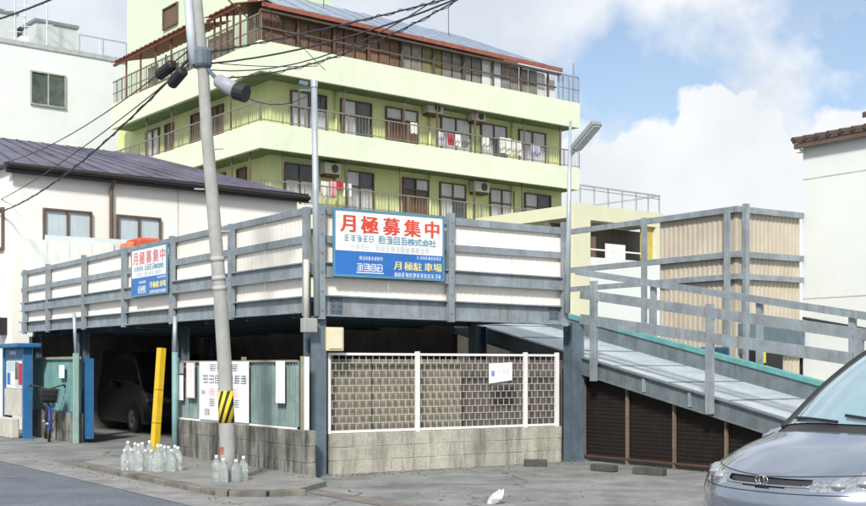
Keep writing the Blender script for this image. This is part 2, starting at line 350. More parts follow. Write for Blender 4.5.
# kerb stones
kr = thing('kerb', 'low row of worn concrete kerb stones edging the footpath by the leaning pole', 'kerb', FL.pt(1, 2.17, 0))
kl = [(3.9, 2.17), (3.3, 2.17)]
u = 3.3
while u > -1.1: u -= .6; kl.append((u, 2.17))
kl += [(-1.62, 2.06), (-1.92, 1.72), (-2.02, 1.3)]
for i in range(len(kl)-1):
    a = FL.pt(*kl[i], 0); b = FL.pt(*kl[i+1], 0); t = (b-a).normalized()
    h = .085+random.uniform(-.006, .006)
    mb = MB(); mb.beam(a+t*.006+Vector((0, 0, h/2-.03)), b-t*.006+Vector((0, 0, h/2-.03)), .15, h+.04 if i else h*.5)
    obj('kerb_stone', mb, mat('dark_kerb', (.20, .19, .165), .9, 0, .5, 3, .6, (.07, .06, .05), .3, 50), kr, bevel=.012)  # dark base stands for the unlit kerb face, the streaks are grime
# ================================================================== PARKING DECK
deck = thing('parking_deck', 'two level blue grey steel parking deck clad with cream sheet panels', 'parking deck', C)
def uz2(fr, pa, pb, n=0): return fr.uz(*pa, n), fr.uz(*pb, n)
def rail_line(fr, pa, pb, n, inset=0):
    (u0, z0), (u1, z1) = uz2(fr, pa, pb, n); return fr.pt(u0, n, z0), fr.pt(u1, n, z1)
# columns (H sections)
def hcol(mb, fr, u, n, w, z0, z1, t=.02):
    mb.box(fr, u-w/2, u+w/2, n-w/2, n-w/2+t, z0, z1); mb.box(fr, u-w/2, u+w/2, n+w/2-t, n+w/2, z0, z1)
    mb.box(fr, u-t/2, u+t/2, n-w/2+t+.001, n+w/2-t-.001, z0, z1)
    return mb
ZB = FF.uz(330, 316.3)[1]; ZT = FF.uz(326, 295)[1]
cols = [(FF, 0, -.06), (FF, FF.u(572, -.1), -.06), (FL, FL.u(80, -.2), -.25), (FL, FL.u(178, -.2), -.25), (FL, LEN-.2, -.25), (FL, 7.2, -4.4), (FL, 13.2, -4.4), (FL, 2.2, -4.4)]
for fr, u, n in cols:
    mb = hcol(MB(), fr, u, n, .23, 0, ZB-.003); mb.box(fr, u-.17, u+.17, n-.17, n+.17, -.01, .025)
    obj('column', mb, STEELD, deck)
# front girders and rails
def lines(fr, rows, n, cap):
    pass
FPX0, FPX1 = 319, 567
def fy(y326, y560, px): return y326+(y560-y326)*(px-326)/(560-326)
def ly(y22, y300, px): return y22+(y300-y22)*(px-22)/278
def frow(ya, yb, n): return rail_line(FF, (FPX0, fy(*ya, FPX0)), (FPX1, fy(*ya, FPX1)), n), rail_line(FF, (FPX0, fy(*yb, FPX0)), (FPX1, fy(*yb, FPX1)), n)
def lrow(ya, yb, n): return rail_line(FL, (306, ly(*ya, 306)), (22, ly(*ya, 22)), n), rail_line(FL, (306, ly(*yb, 306)), (22, ly(*yb, 22)), n)
def rail_between(name, rows, thick, m, ib=False):
    (a, b), (c, d) = rows; p = (a+c)/2; q = (b+d)/2; h = ((a.z-c.z)+(b.z-d.z))/2
    mb = MB()
    if ib: mb.ibeam(p, q, h, thick)
    else: mb.beam(p, q, thick, h)
    return obj(name, mb, m, deck)
for F_, rows in ((frow, (((206.6, 227.3), (213.5, 234.5)), ((235.7, 252.2), (242.8, 258.7)))), (lrow, (((272, 209), (276.2, 215.5)), ((288, 236.5), (292.6, 244))))):
    for ya, yb in rows: rail_between('rail', F_(ya, yb, .05), .04, STEEL)
rail_between('edge_beam', frow((261.8, 277.2), (277.2, 290.2), .085), .10, STEEL, True)
rail_between('edge_beam', lrow((302.7, 263.5), (312.3, 277.8), .085), .10, STEEL, True)
rail_between('girder', frow((295, 306.3), (316.3, 324.8), .03), .16, STEEL, True)
rail_between('girder', lrow((322, 297), (332.8, 313), .03), .16, STEEL, True)
# bolt plates on the girder by the corner and at its right end
for u in (FF.u(335), FF.u(552)):
    mb = MB().box(FF, u-.09, u+.09, .035, .05, ZB+.04, ZT-.04)
    for i in range(2):
        for j in range(3): mb.box(FF, u-.06+i*.1-.014, u-.06+i*.1+.014, .05, .064, ZB+.07+j*.07, ZB+.098+j*.07)
    obj('splice_plate', mb, STEELD, deck)
# posts
def post(fr, px, pyt, pyb, n=.14, w=.085, name='post', m=STEEL):
    u, z1 = fr.uz(px, pyt, n); _, z0 = fr.uz(px, pyb, n)
    mb = MB(); mb.box(fr, u-w/2, u+w/2, n-.012, n, z0, z1); mb.box(fr, u-w/2, u-w/2+.01, n-.075, n-.0125, z0, z1); mb.box(fr, u+w/2-.01, u+w/2, n-.075, n-.0125, z0, z1)
    for k in range(6):
        z = z0+(z1-z0)*(k+.5)/6; mb.box(fr, u-.013, u+.013, n, n+.012, z-.013, z+.013)
    return obj(name, mb, m, deck)
FP = [(322, 204, 319), (452, 213, 322), (566, 222, 326)]
for px, a, b in FP: post(FF, px, a, b, w=.10)
LP = [(304, 207, 316), (229, 224, 319.5), (170, 236, 324), (122, 247.5, 327), (82, 255, 329.5), (46, 264, 332), (23, 270, 334)]
for px, a, b in LP: post(FL, px, a, b, w=.11)
# chamfer rails between the two corner posts
for (ya, yb, pa, pb) in ((207.5, 214.5, 307, 319), (236, 243.5, 307, 319), (262.5, 277.5, 307, 319)):
    p = FL.pt(*[(FL.u(305, .06)), .06], FL.uz(305, (ya+yb)/2, .06)[1]); q = FF.pt(FF.u(321, .06), .06, FF.uz(321, (ya+yb)/2, .06)[1])
    obj('rail', MB().beam(p, q, .05, abs(yb-ya)/FPX*16.3*.95), STEEL, deck)
# cream corrugated panels behind the rails, one per bay
def panels(fr, pxs, yt, yb, n):
    us = sorted(fr.u(p, n) for p in pxs)
    for i in range(len(us)-1):
        a, b = us[i]+.012, us[i+1]-.012
        k = 2 if b-a > 1.4 else 1
        for j in range(k):
            c, d = a+(b-a)*j/k+.004, a+(b-a)*(j+1)/k-.004
            mb = MB().corr(fr, c, d, yb, yt, n+random.uniform(-.004, .004), .12, .0015)
            obj('panel', mb, PANEL, deck)
ztF = FF.uz(326, 210)[1]; zbF = ZT-.03
panels(FF, [320, 452, 568], ztF, zbF, .018)
panels(FL, [p[0] for p in LP], ztF+.0, zbF, .018)
# deck slab, joists
uD, vD = LEN, WID+.02
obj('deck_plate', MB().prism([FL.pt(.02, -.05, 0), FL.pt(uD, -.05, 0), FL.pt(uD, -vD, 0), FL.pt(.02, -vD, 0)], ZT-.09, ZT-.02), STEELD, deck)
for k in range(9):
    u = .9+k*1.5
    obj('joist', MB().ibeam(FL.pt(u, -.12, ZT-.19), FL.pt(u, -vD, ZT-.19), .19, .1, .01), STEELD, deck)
obj('girder', MB().ibeam(FL.pt(.1, -vD, ZT-.14), FL.pt(uD, -vD, ZT-.14), .24, .14), STEEL, deck)
# rear rails of the deck (far side)
# conduit and junction box on the corner column
u0 = FF.u(309, .2)
mb = MB(); mb.tube([FF.pt(u0, .12, ZB-.12), FF.pt(u0, .12, ZB+.75)], .04, 8)
obj('downpipe', mb, mat('pale_pipe', (.52, .52, .48), .5, 0, .2), deck, smooth=True)
u0 = FF.u(311, .2); obj('junction_box', MB().box(FF, u0-.1, u0+.1, .08, .2, ZB-.23, ZB-.04), mat('grey_box', (.36, .38, .36), .6), deck, bevel=.01)
# ------------------------------------------------------------------ yellowed meter box
u0, z1 = FF.uz(327, 327, .1); u1, z0 = FF.uz(344, 351, .1)
b = thing('meter_box', 'small yellowed cream meter box fixed beside the corner column', 'meter box', FF.pt((u0+u1)/2, .05, z0))
obj('casing', MB().box(FF, u0, u1, -.06, .1, z0, z1), mat('yellowed_plastic', (.66, .60, .40), .5, 0, .12), b, bevel=.012)
obj('door', MB().box(FF, u0+.03, u1-.03, .1, .115, z0+.03, z1-.03), mat('yellowed_plastic_door', (.70, .66, .48), .5, 0, .1), b, bevel=.005)
# ------------------------------------------------------------------ pale steel lamp post at corner
pf = FL.pt(.05, .0, 0); a = at(318, 213, C.y+.0); t = at(315, 88, C.y)
lp = thing('deck_pole', 'thin pale steel pole rising above the deck corner', 'pole', Vector((a.x, a.y-.12, ZT)))
mb = MB().tube([Vector((a.x, a.y-.12, ZT-.3)), Vector((t.x, t.y-.12, t.z))], [.046, .04], 12); obj('shaft', mb, GALV, lp, smooth=True)
mb = MB().lathe(Vector((t.x, t.y-.12, t.z-.02)), [(.05, 0), (.05, .08), (.04, .1)], 10); obj('cap', mb, GALV, lp)
mb = MB().beam(Vector((t.x-.2, t.y-.12, t.z-.06)), Vector((t.x+.05, t.y-.12, t.z-.06)), .025, .025)
mb.beam(Vector((t.x-.2, t.y-.12, t.z+.05)), Vector((t.x-.08, t.y-.12, t.z+.02)), .06, .05); obj('bracket', mb, mat('dull_blue', (.08, .15, .22), .6), lp)
# ------------------------------------------------------------------ floodlight pole
u0, z0 = FF.uz(567, 300, .2); _, z1 = FF.uz(570.5, 121, .2); u1 = FF.u(570.5, .2)
fl = thing('floodlight_pole', 'slim pole with an upward slanting floodlight at the right end of the deck', 'lamp post', FF.pt(u0, .2, z0))
obj('shaft', MB().tube([FF.pt(u0, .2, z0-.2), FF.pt(u1, .2, z1)], [.05, .022], 10), GALV, fl, smooth=True)
p = at(575, 149, FF.pt(u1, .2, 0).y-.05); q = at(597.5, 122.5, FF.pt(u1, .2, 0).y-.45)
obj('lamp_head', MB().beam(p, q, .19, .09), mat('lamp_grey', (.30, .34, .36), .4, .3, .2), fl, bevel=.02)
obj('lens', MB().beam(p+(q-p)*.08, p+(q-p)*.95, .15, .012, -.052), mat('lamp_lens', (.55, .57, .55), .3), fl)
obj('arm', MB().tube([FF.pt(u1, .2, p.z-.1), p+Vector((0, 0, -.02))], .025, 8), GALV, fl)
# ================================================================== SIGNS
def rent_sign(fr, u0, u1, z0, z1, n, label, red, seed):
    rng = random.Random(seed); w = u1-u0; h = z1-z0
    s = thing('rental_sign', label, 'sign', fr.pt((u0+u1)/2, n, z0))
    obj('frame', MB().box(fr, u0, u1, n-.03, n, z0, z0+.03).box(fr, u0, u1, n-.03, n, z1-.03, z1).box(fr, u0, u0+.03, n-.0301, n-.0001, z0+.03, z1-.03).box(fr, u1-.03, u1, n-.0301, n-.0001, z0+.03, z1-.03), SIGNF, s)
    zd = z0+h*.385
    obj('white_board', MB().box(fr, u0+.03, u1-.03, n-.025, n-.008, zd, z1-.03), SIGNW, s)
    obj('blue_board', MB().box(fr, u0+.03, u1-.03, n-.025, n-.007, z0+.03, zd), SIGNB, s)
    X = lambda f: u0+w*f
    Z = lambda f: z1-h*f
    nn = n-.006
    mb = MB()
    for ch, f in zip('月極募集中', (.125, .315, .51, .70, .885)): put_text(mb, fr, ch, X(f), Z(.22), nn, h*.275, .009, .92*w/h/1.62)
    obj('red_lettering', mb, red, s)
    mb = MB(); scribble(mb, fr, X(.09), X(.355), Z(.475), Z(.385), nn, 5, rng, .17); scribble(mb, fr, X(.39), X(.655), Z(.485), Z(.375), nn, 4, rng, .2, .15); [put_text(mb, fr, ch, X(.69+.066*i_), Z(.43), nn, h*.115, .002, w/h/1.62) for i_, ch in enumerate('株式会社')]; stf(obj('blue_lettering', mb, BLUET, s))
    mb = MB(); scribble(mb, fr, X(.14), X(.32), Z(.585), Z(.515), nn, 4, rng, .13); scribble(mb, fr, X(.36), X(.86), Z(.59), Z(.515), nn, 11, rng, .13); stf(obj('pale_lettering', mb, PALET, s))
    mb = MB()
    for ch, f in zip('月極駐車場', (.565, .665, .75, .85, .935)): put_text(mb, fr, ch, X(f), Z(.80), nn+.001, h*.135, .003, w/h/1.6)
    obj('yellow_lettering', mb, YELT, s)
    mb = MB(); scribble(mb, fr, X(.53), X(.97), Z(.965), Z(.905), nn+.001, 13, rng, .17); scribble(mb, fr, X(.74), X(.97), Z(.685), Z(.64), nn+.001, 9, rng, .17)
    scribble(mb, fr, X(.2), X(.43), Z(.905), Z(.80), nn+.001, 4, rng, .2, .1); scribble(mb, fr, X(.22), X(.43), Z(.74), Z(.69), nn+.001, 8, rng, .16)
    mb.box(fr, X(.2), X(.44), nn, nn+.003, Z(.935), Z(.92)); stf(obj('white_lettering', mb, mat('white_lettering', (.75, .8, .85), .5, 0, .1), s))
    return s
u0, z1 = FF.uz(333.5, 207.3, .2); u1, _ = FF.uz(444.5, 217, .2); _, z0 = FF.uz(333, 276, .2)
rent_sign(FF, u0, u1, z0, z1, .2, 'large red white and blue monthly parking sign on the front railing', REDT, 3)
u0 = FLr.u(131, .2); u1 = FLr.u(166.5, .2); z1 = FLr.uz(150, 245.5, .2)[1]; z0 = FLr.uz(150, 295, .2)[1]
rent_sign(FLr, u0, u1, z0, z1, .2, 'smaller faded monthly parking sign on the street side railing', PINKT, 4)
# ================================================================== LOW BLOCK WALLS WITH FENCES
def block_wall(name, label, fr, u0, u1, n, ztop, m, base=0, thick=.15, ruin=0):
    t = thing(name, label, 'wall', fr.pt((u0+u1)/2, n, 0))
    obj('mortar', MB().box(fr, u0+.01, u1-.01, n-thick+.012, n-.006, base-.03, ztop-.012), m, t)
    rows = max(1, round((ztop-base)/.19)); hh = (ztop-base)/rows
    for r in range(rows):
        x = u0-(.2 if r % 2 else 0)
        while x < u1-.02:
            a = max(u0, x); b = min(u1, x+.39)
            if b-a > .04:
                j = random.uniform(-.004, .004)
                mb = MB().box(fr, a+.0035, b-.0035, n-thick+j, n+j, base+r*hh+.0035, base+(r+1)*hh-.0035)
                obj('block', mb, m, t, bevel=.006)
            x += .4
    return t
uA = FF.u(329, 0); uB = FF.u(561, 0)
zw = FF.uz(330, 434)[1]
fw = block_wall('block_wall', 'low stained concrete block wall under the white mesh fence', FF, uA, uB, .02, zw, CONC)
# white mesh fence
mf = thing('mesh_fence', 'white framed wire mesh fence on the low front wall', 'fence', FF.pt((uA+uB)/2, -.05, zw))
zt = FF.uz(345, 353)[1]
for px in (419, 527, 558.5):
    u = FF.u(px, 0); obj('post', MB().box(FF, u-.03, u+.03, -.065, -.02, zw-.12, zt+.03), WHITEP, mf)
u = uA+.02; obj('post', MB().box(FF, u-.02, u+.02, -.065, -.02, zw, zt), WHITEP, mf)
obj('top_rail', MB().box(FF, uA, uB-.02, -.075, -.04, zt-.03, zt+.004), WHITEP, mf)
obj('bottom_rail', MB().box(FF, uA, uB-.02, -.075, -.04, zw+.005, zw+.04), WHITEP, mf)
ups = [uA, FF.u(419), FF.u(527), FF.u(558.5)]
for i in range(3):
    a, b = ups[i]+.03, ups[i+1]-.03; mb = MB(); rows = 10; hh = (zt-zw-.06)/rows; k = max(3, round((b-a)/.105)); cw = (b-a)/k
    for r in range(1, rows): mb.box(FF, a, b, -.058, -.05, zw+.03+r*hh-.0035, zw+.03+r*hh+.0035)
    for r in range(rows):
        for q in range(k+1):
            x = a+cw*(q+(.5 if r % 2 else 0))
            if x > b: continue
            mb.box(FF, x-.0028, x+.0028, -.066, -.0585, zw+.03+r*hh-.0, zw+.03+(r+1)*hh)
    o = obj('wire_mesh', mb, WIRE, mf); o['kind'] = 'stuff'
# notice on mesh
u0, z1 = FF.uz(490, 363, .0); u1, z0 = FF.uz(513, 382, .0)
nb = thing('notice_plate', 'small white notice plate tilted on the mesh fence', 'sign', FF.pt((u0+u1)/2, 0, z0))
fr = FF; rng = random.Random(11)
obj('board', MB().extr([fr.pt(u0, -.03, z0-.02), fr.pt(u1, -.03, z0+.03), fr.pt(u1, -.03, z1+.015), fr.pt(u0, -.03, z1-.01)], fr.n*.01), SIGNW, nb)
mb = MB(); scribble(mb, fr, u0+.03, u0+.11, z0+.09, z0+.16, -.0195, 1, rng, .3); obj('blue_mark', mb, SIGNB, nb)
mb = MB(); scribble(mb, fr, u0+.15, u1-.05, z0+.13, z0+.2, -.0195, 3, rng, .12); stf_ = obj('faint_lettering', mb, mat('faint_red', (.65, .5, .5), .6), nb)
# beige sheets inside
for i, (pa, pb) in enumerate(((329, 372), (373, 418), (418.8, 462))):
    n = -.22; a = FF.u(pa, n); b_ = FF.u(pb, n)
    lab = ['beige sheet panel behind the mesh fence, nearest the corner column', 'beige sheet panel behind the mesh fence, middle of three', 'beige sheet panel behind the mesh fence, farthest from the corner column'][i]
    single('beige_partition', MB().corr(FF, a, b_, .0, 1.6, n, .12, .006), mat('khaki_sheet', (.235, .215, .17), .7, 0, .2, 3, .35, (.25, .22, .17)), lab, 'panel', group='beige sheets behind the mesh fence')
single('stacked_boards', MB().corr(FF, FF.u(458, -.4), FF.u(563, -.4), 0, 1.6, -.4, .15, .012), mat('red_brown_boards', (.15, .13, .122), .8, 0, .3, 4), 'dark boards behind the right half of the mesh fence', 'boards')
SHADEW = mat('shade_wall_grey', (.15, .14, .125), .9, 0, .4, 2, .6)  # dark base shared by the walls added to dim the lower level
single('darkening_wall', MB().box(FL, .9, 3.3, -4.78, -4.62, 0, 1.5), SHADEW, 'low wall added beside the ramp to darken the lower level', 'wall')  # low wall added to keep light out beneath the deck
single('darkening_wall', MB().box(FL, 3.31, LEN+.3, -4.78, -4.62, 0, 2.4), mat('shade_wall_brown', (.085, .075, .065), .9, 0, .5, 2, .6), 'tall dark wall added at the back to darken the lower level', 'wall')  # tall wall added so the space under the deck stays dark
single('darkening_wall', MB().box(FL, LEN+.06, LEN+.2, -4.6, -.3, 0, ZB+.2), SHADEW, 'dark end wall added below the house to darken the lower level', 'wall')  # added closure, shuts daylight out at the far end
single('added_dark_wall', MB().box(FL, 1.6, 15, -7.2, -6.95, 0, 2.3), mat('shade_wall_brown', (.055, .045, .04)), 'dark wall added behind the ramp for the black under the railings', 'wall')  # added wall, its dark colour stands for the gloom beyond the ramp
# street side wall and green fence
FLo = FL.off(.38)
ua, ub = FL.u(306, .38), FL.u(173, .38)
zsw = FL.uz(240, 424.5, .38)[1]
sw = block_wall('block_wall', 'grimy concrete wall under the green sheet fence by the pole', FL, ua, ub, .38, zsw, CONCD, base=.0)
gf = thing('sheet_fence', 'green corrugated sheet fence on the grimy wall behind the leaning pole', 'fence', FL.pt((ua+ub)/2, .3, zsw))
zgt = FL.uz(240, 361, .3)[1]; zgb = FL.uz(240, 424, .3)[1]
a = FL.u(298, .3); k = 6
for i in range(k):
    x0 = a+(ub-a)*i/k; x1 = a+(ub-a)*(i+1)/k
    obj('sheet', MB().corr(FL, x0+.004, x1-.004, zgb+.03, zgt, .29+random.uniform(-.004, .004), .075, .014), GSHEET, gf)
for px in (299, 240, 173.5):
    u = FL.u(px, .3); obj('post', MB().box(FL, u-.03, u+.03, .21, .265, zsw-.4, zgt+.06), mat('fence_post', (.30, .29, .22), .7, 0, .3), gf)
obj('rail', MB().box(FL, a, ub, .31, .345, zgb-.01, zgb+.025), WHITEP, gf)
obj('rail', MB().box(FL, a, ub, .31, .335, zgt-.02, zgt+.01), mat('fence_post', (.3, .29, .22)), gf)
single('corner_post', MB().box(FL, FL.u(306.5, .3)-.02, FL.u(306.5, .3)+.03, .27, .32, zsw, zgt+.05), WHITEP, 'thin white post between the green fence and the corner column', 'post')
# boards on the green fence
def board(pxa, pxb, pya, pyb, label, n=.36, marks=None, m=SIGNW, nm='notice_board'):
    u0, u1 = FLr.u(pxa, n), FLr.u(pxb, n); pm = (pxa+pxb)/2; z1 = FLr.uz(pm, pya, n)[1]; z0 = FLr.uz(pm, pyb, n)[1]
    t = thing(nm, label, 'sign', FLr.pt((u0+u1)/2, n, z0))
    obj('board', MB().box(FLr, u0, u1, n, n+.012, z0, z1), m, t)
    if marks: marks(t, u0, u1, z0, z1, n+.0125)
    return t
def mk_big(t, u0, u1, z0, z1, n):
    rng = random.Random(5); w = u1-u0; h = z1-z0; mb = MB()
    scribble(mb, FLr, u0+w*.22, u0+w*.82, z1-h*.16, z1-h*.05, n, 4, rng, .18, .12)
    scribble(mb, FLr, u0+w*.07, u0+w*.97, z1-h*.37, z1-h*.24, n, 7, rng, .2, .1)
    scribble(mb, FLr, u0+w*.04, u0+w*.14, z1-h*.56, z1-h*.5, n, 2, rng, .2)
    scribble(mb, FLr, u0+w*.2, u0+w*.34, z1-h*.76, z1-h*.64, n, 1, rng, .18); scribble(mb, FLr, u0+w*.72, u0+w*.84, z1-h*.76, z1-h*.64, n, 1, rng, .18)
    scribble(mb, FLr, u0+w*.1, u0+w*.24, z1-h*.92, z1-h*.82, n, 1, rng, .2); stf(obj('dark_lettering', mb, BLKT, t))
    mb = MB(); scribble(mb, FLr, u0+w*.2, u0+w*.82, z1-h*.58, z1-h*.46, n+.001, 4, rng, .09); stf(obj('red_lettering', mb, PINKT, t))
def mk_red(t, u0, u1, z0, z1, n):
    w = u1-u0; h = z1-z0; mb = MB(); mb.box(FLr, u0, u1, n, n+.002, z1-.012, z1); mb.box(FLr, u0, u1, n, n+.002, z0, z0+.012); mb.box(FLr, u0, u0+.012, n, n+.002, z0+.012, z1-.012); mb.box(FLr, u1-.012, u1, n, n+.002, z0+.012, z1-.012)
    scribble(mb, FLr, u0+w*.25, u1-w*.25, z1-h*.4, z1-h*.08, n, 1, random.Random(2), .05); stf(obj('red_border', mb, PINKT, t))
board(200, 249, 361.5, 421, 'large white notice board with blurred dark lettering behind the leaning pole', marks=mk_big)
board(187, 194.8, 362, 398, 'narrow white notice with a faded red border on the green fence', marks=mk_red)
board(177, 183.4, 375, 400, 'small blank white notice at the left end of the green fence')
board(276.5, 285, 361, 403, 'blank white strip notice near the right end of the green fence')
board(176.8, 183.6, 363, 373.5, 'small grey plate above the blank white notice on the green fence', m=mat('grey_plate', (.36, .39, .42), .5))
# far green fence left of the entrance
uc, ud = FL.u(76, .38), FL.u(29, .38)
zl = FL.uz(52, 411, .38)[1]
block_wall('block_wall', 'dark concrete wall behind the parked bicycle', FL, uc, ud, .38, zl, CONCD)
gf2 = thing('sheet_fence', 'teal sheet fence behind the parked bicycle, left of the entrance', 'fence', FL.pt((uc+ud)/2, .3, zl))
zt2 = FL.uz(52, 359, .3)[1]
for i in range(4):
    x0 = uc+(ud-uc)*i/4; x1 = uc+(ud-uc)*(i+1)/4
    obj('sheet', MB().corr(FL, x0+.004, x1-.004, zl-.02, zt2, .29, .09, .014), mat('teal_sheet', (.15, .32, .32), .6, .1, .3, 2.5, .4, (.1, .13, .13)), gf2)
obj('rail', MB().box(FL, uc-.1, ud, .31, .35, zt2-.01, zt2+.04), mat('fence_post', (.3, .29, .22)), gf2)
obj('rail', MB().box(FL, uc, ud, .31, .36, zl-.06, zl+.02), BLUEP, gf2)
board(59.5, 64.5, 365, 378, 'tiny white notice on the teal fence behind the bicycle', n=.37)
# entrance posts and folded blue gate
p = FL.pt(FL.u(76, .4), .4, 0); z1 = at(76, 316, p.y).z
t_ = thing('gate_post', 'tall pale green post at the left of the entrance', 'post', p)
obj('post', MB().box(FL, FL.u(76, .4)-.045, FL.u(76, .4)+.045, .36, .45, 0, 1.75), mat('pale_green_post', (.30, .44, .40), .6, 0, .25), t_)
obj('pipe', MB().tube([p+Vector((0, 0, 1.75)), at(74, 313, p.y)], .035, 8), GALV, t_, smooth=True)
u0 = FL.u(84, .2); g_ = thing('folded_gate', 'bright blue folded gate leaf at the left of the entrance', 'gate', FL.pt(u0, .2, 0))
for i in range(3): obj('leaf', MB().box(FL, u0-.22+i*.12, u0-.13+i*.12, .08-.02*i, .22-.02*i, .08, 1.65), BLUEP, g_)
p = FL.pt(FL.u(175, .45), .45, 0); t_ = thing('gate_post', 'tall slim teal post with a pale pipe right of the yellow pole', 'post', p)
obj('post', MB().tube([p, p+Vector((0, 0, 1.72))], .05, 10), mat('teal_post', (.20, .36, .36), .6, 0, .3), t_, smooth=True)
obj('pipe', MB().tube([p+Vector((0, 0, 1.72)), p+Vector((.0, 0, 2.3))], .035, 8), GALV, t_, smooth=True)
# yellow leaning pole
b0 = gnd(154, 459); t0 = at(161.5, 348, b0.y+.1)
yp = thing('yellow_pole', 'leaning yellow steel pole among the water bottles', 'pole', b0)
obj('tube', MB().beam(b0, t0, .12, .10), YEL, yp)
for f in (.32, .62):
    q = b0+(t0-b0)*f; obj('band', MB().beam(q, q+(t0-b0)*.008, .124, .104), mat('dark_yellow_band', (.3, .2, .02), .6), yp)  # thin darker yellow collars round the tube
# ================================================================== HOUSE behind the deck
gR = Vector((.774, .634, 0)).normalized(); gL = Vector((-.608, .794, 0)).normalized()
H0 = at(12, 366, 28.3); HF = Fr((H0.x, H0.y), gR); HS = Fr((H0.x, H0.y), gL)
HW = HF.u(297); ze = HF.uz(12, 166)[1]
hs = thing('house', 'two storey cream house with a dark purple roof behind the deck', 'house', HF.pt(HW/2, 0, 0))
obj('wall', MB().prism([HF.pt(0, 0, 0), HF.pt(HW, 0, 0), HF.pt(HW, -7, 0), HF.pt(0, -7, 0)], 0, ze), CREAMW, hs)
# hip roof
ov = .22; zr = ze+1.3
rb = [HF.pt(-ov, ov, ze+.02), HF.pt(HW+ov, ov, ze+.02), HF.pt(HW+ov, -7-ov, ze+.02), HF.pt(-ov, -7-ov, ze+.02)]
r1_, r2_ = HF.pt(-ov+.4, -3.5, zr), HF.pt(HW-3.0, -3.5, zr)
rf = obj('roof', MB().add(rb+[r1_, r2_], [(0, 1, 5, 4), (1, 2, 5), (2, 3, 4, 5), (3, 0, 4), (3, 2, 1, 0)]), HROOF, hs)
for i in range(14):   # roofing seams
    f0 = i/14; a_ = rb[0].lerp(rb[1], f0+.03); b_ = r1_.lerp(r2_, min(1, (f0+.03)))
    obj('seam', MB().beam(a_+Vector((0, 0, .012)), a_.lerp(b_, .98)+Vector((0, 0, .012)), .03, .03), HROOF, rf)
obj('fascia', MB().box(HF, -ov-.01, HW+ov+.01, ov+.002, ov+.03, ze-.2, ze+.05), DARKTR, hs)
obj('soffit', MB().box(HF, -ov, HW+ov, .002, ov, ze-.12, ze-.06), DARKTR, hs)
obj('gutter', MB().tube([HF.pt(-ov, ov+.09, ze-.03), HF.pt(HW+ov, ov+.09, ze-.07)], .06, 8), DARKTR, hs)
ud_ = HF.u(110); obj('downpipe', MB().tube([HF.pt(ud_, ov+.05, ze-.1), HF.pt(ud_, .08, ze-.35), HF.pt(ud_, .08, .2)], .05, 8), BROWN, hs)
obj('wall_joint', MB().box(HF, HF.u(178)-.015, HF.u(178)+.015, .001, .006, 2, ze-.1), mat('joint_grey', (.55, .53, .49), .8), hs)
def window(fr, u0, u1, z0, z1, parent, n=0, m=BROWN, pane=PANE, mull=1, transom=0, depth=.09, bar=.05):
    fm = MB()
    fm.box(fr, u0, u1, n+.001, n+depth, z1-bar, z1); fm.box(fr, u0, u1, n+.001, n+depth+.02, z0, z0+bar)
    fm.box(fr, u0, u0+bar, n+.001, n+depth-.001, z0+bar, z1-bar); fm.box(fr, u1-bar, u1, n+.001, n+depth-.001, z0+bar, z1-bar)
    for k in range(mull):
        c = u0+(u1-u0)*(k+1)/(mull+1); fm.box(fr, c-bar*.5, c+bar*.5, n+.002, n+depth-.01, z0+bar, z1-bar)
    if transom: fm.box(fr, u0+bar, u1-bar, n+.002, n+depth-.012, z0+(z1-z0)*transom-bar*.5, z0+(z1-z0)*transom+bar*.5)
    w = obj('window', fm, m, parent)
    for k in range(mull+1):
        c0 = u0+(u1-u0)*k/(mull+1)+bar*.5; c1 = u0+(u1-u0)*(k+1)/(mull+1)-bar*.5
        if transom:
            zt_ = z0+(z1-z0)*transom
            obj('pane', MB().box(fr, c0, c1, n+.003, n+.02+.012*(k % 2), z0+bar, zt_-bar*.4), pane if random.random() < .85 else PANED, w)
            obj('pane', MB().box(fr, c0, c1, n+.003, n+.021+.012*(k % 2), zt_+bar*.4, z1-bar), random.choice((PANE, PANE, PANED)), w)
        else: obj('pane', MB().box(fr, c0, c1, n+.003, n+.02+.012*(k % 2), z0+bar, z1-bar), pane, w)
    return w
for a, b in ((42.5, 91), (116, 160)):
    u0, u1 = HF.u(a), HF.u(b); pm = (a+b)/2; z1 = HF.uz(a, 208 if a < 60 else 214.5)[1]; window(HF, u0, u1, z1-1.05, z1, hs, pane=GLASSB)
u0, u1 = HS.u(-6), HS.u(5.5); window(HS, HS.u(5.5), HS.u(-8), HS.uz(3, 250)[1], HS.uz(3, 208)[1], hs, pane=PANED)
obj('wall_lamp', MB().box(HS, HS.u(5)-.2, HS.u(5)+.2, .002, .25, HS.uz(4, 335)[1], HS.uz(4, 318)[1]), DARKTR, hs)
# white sheet screen on the back of the deck in front of the house
SB = Fr(FL.pt(LEN+.05, -.05, 0), dF)
sc = thing('white_screen', 'tall white sheet screen at the back of the deck below the house windows', 'screen', SB.pt(1.3, 0, ZT))
u0, u1 = .02, SB.u(114); zs = SB.uz(22, 238.5)[1]
for i in range(4):
    obj('panel', MB().corr(SB, u0+(u1-u0)*i/4+.003, u0+(u1-u0)*(i+1)/4-.003, ZT-.05, zs, 0, .2, .002), WHITEW, sc)
obj('clear_strip', MB().box(SB, .5, u1+.6, -.05, -.04, zs-.15, zs+.12), TRANSL, sc)
u0 = SB.u(114); rest = thing('white_screen', 'low white sheet screen right of the tall one, behind the sign', 'screen', SB.pt(u0+1, 0, ZT))
for i in range(3): obj('panel', MB().corr(SB, u0+.02+i*.9, u0+.01+(i+1)*.9, ZT-.05, ZT+1.1, 0, .1, .006), PANEL, rest)
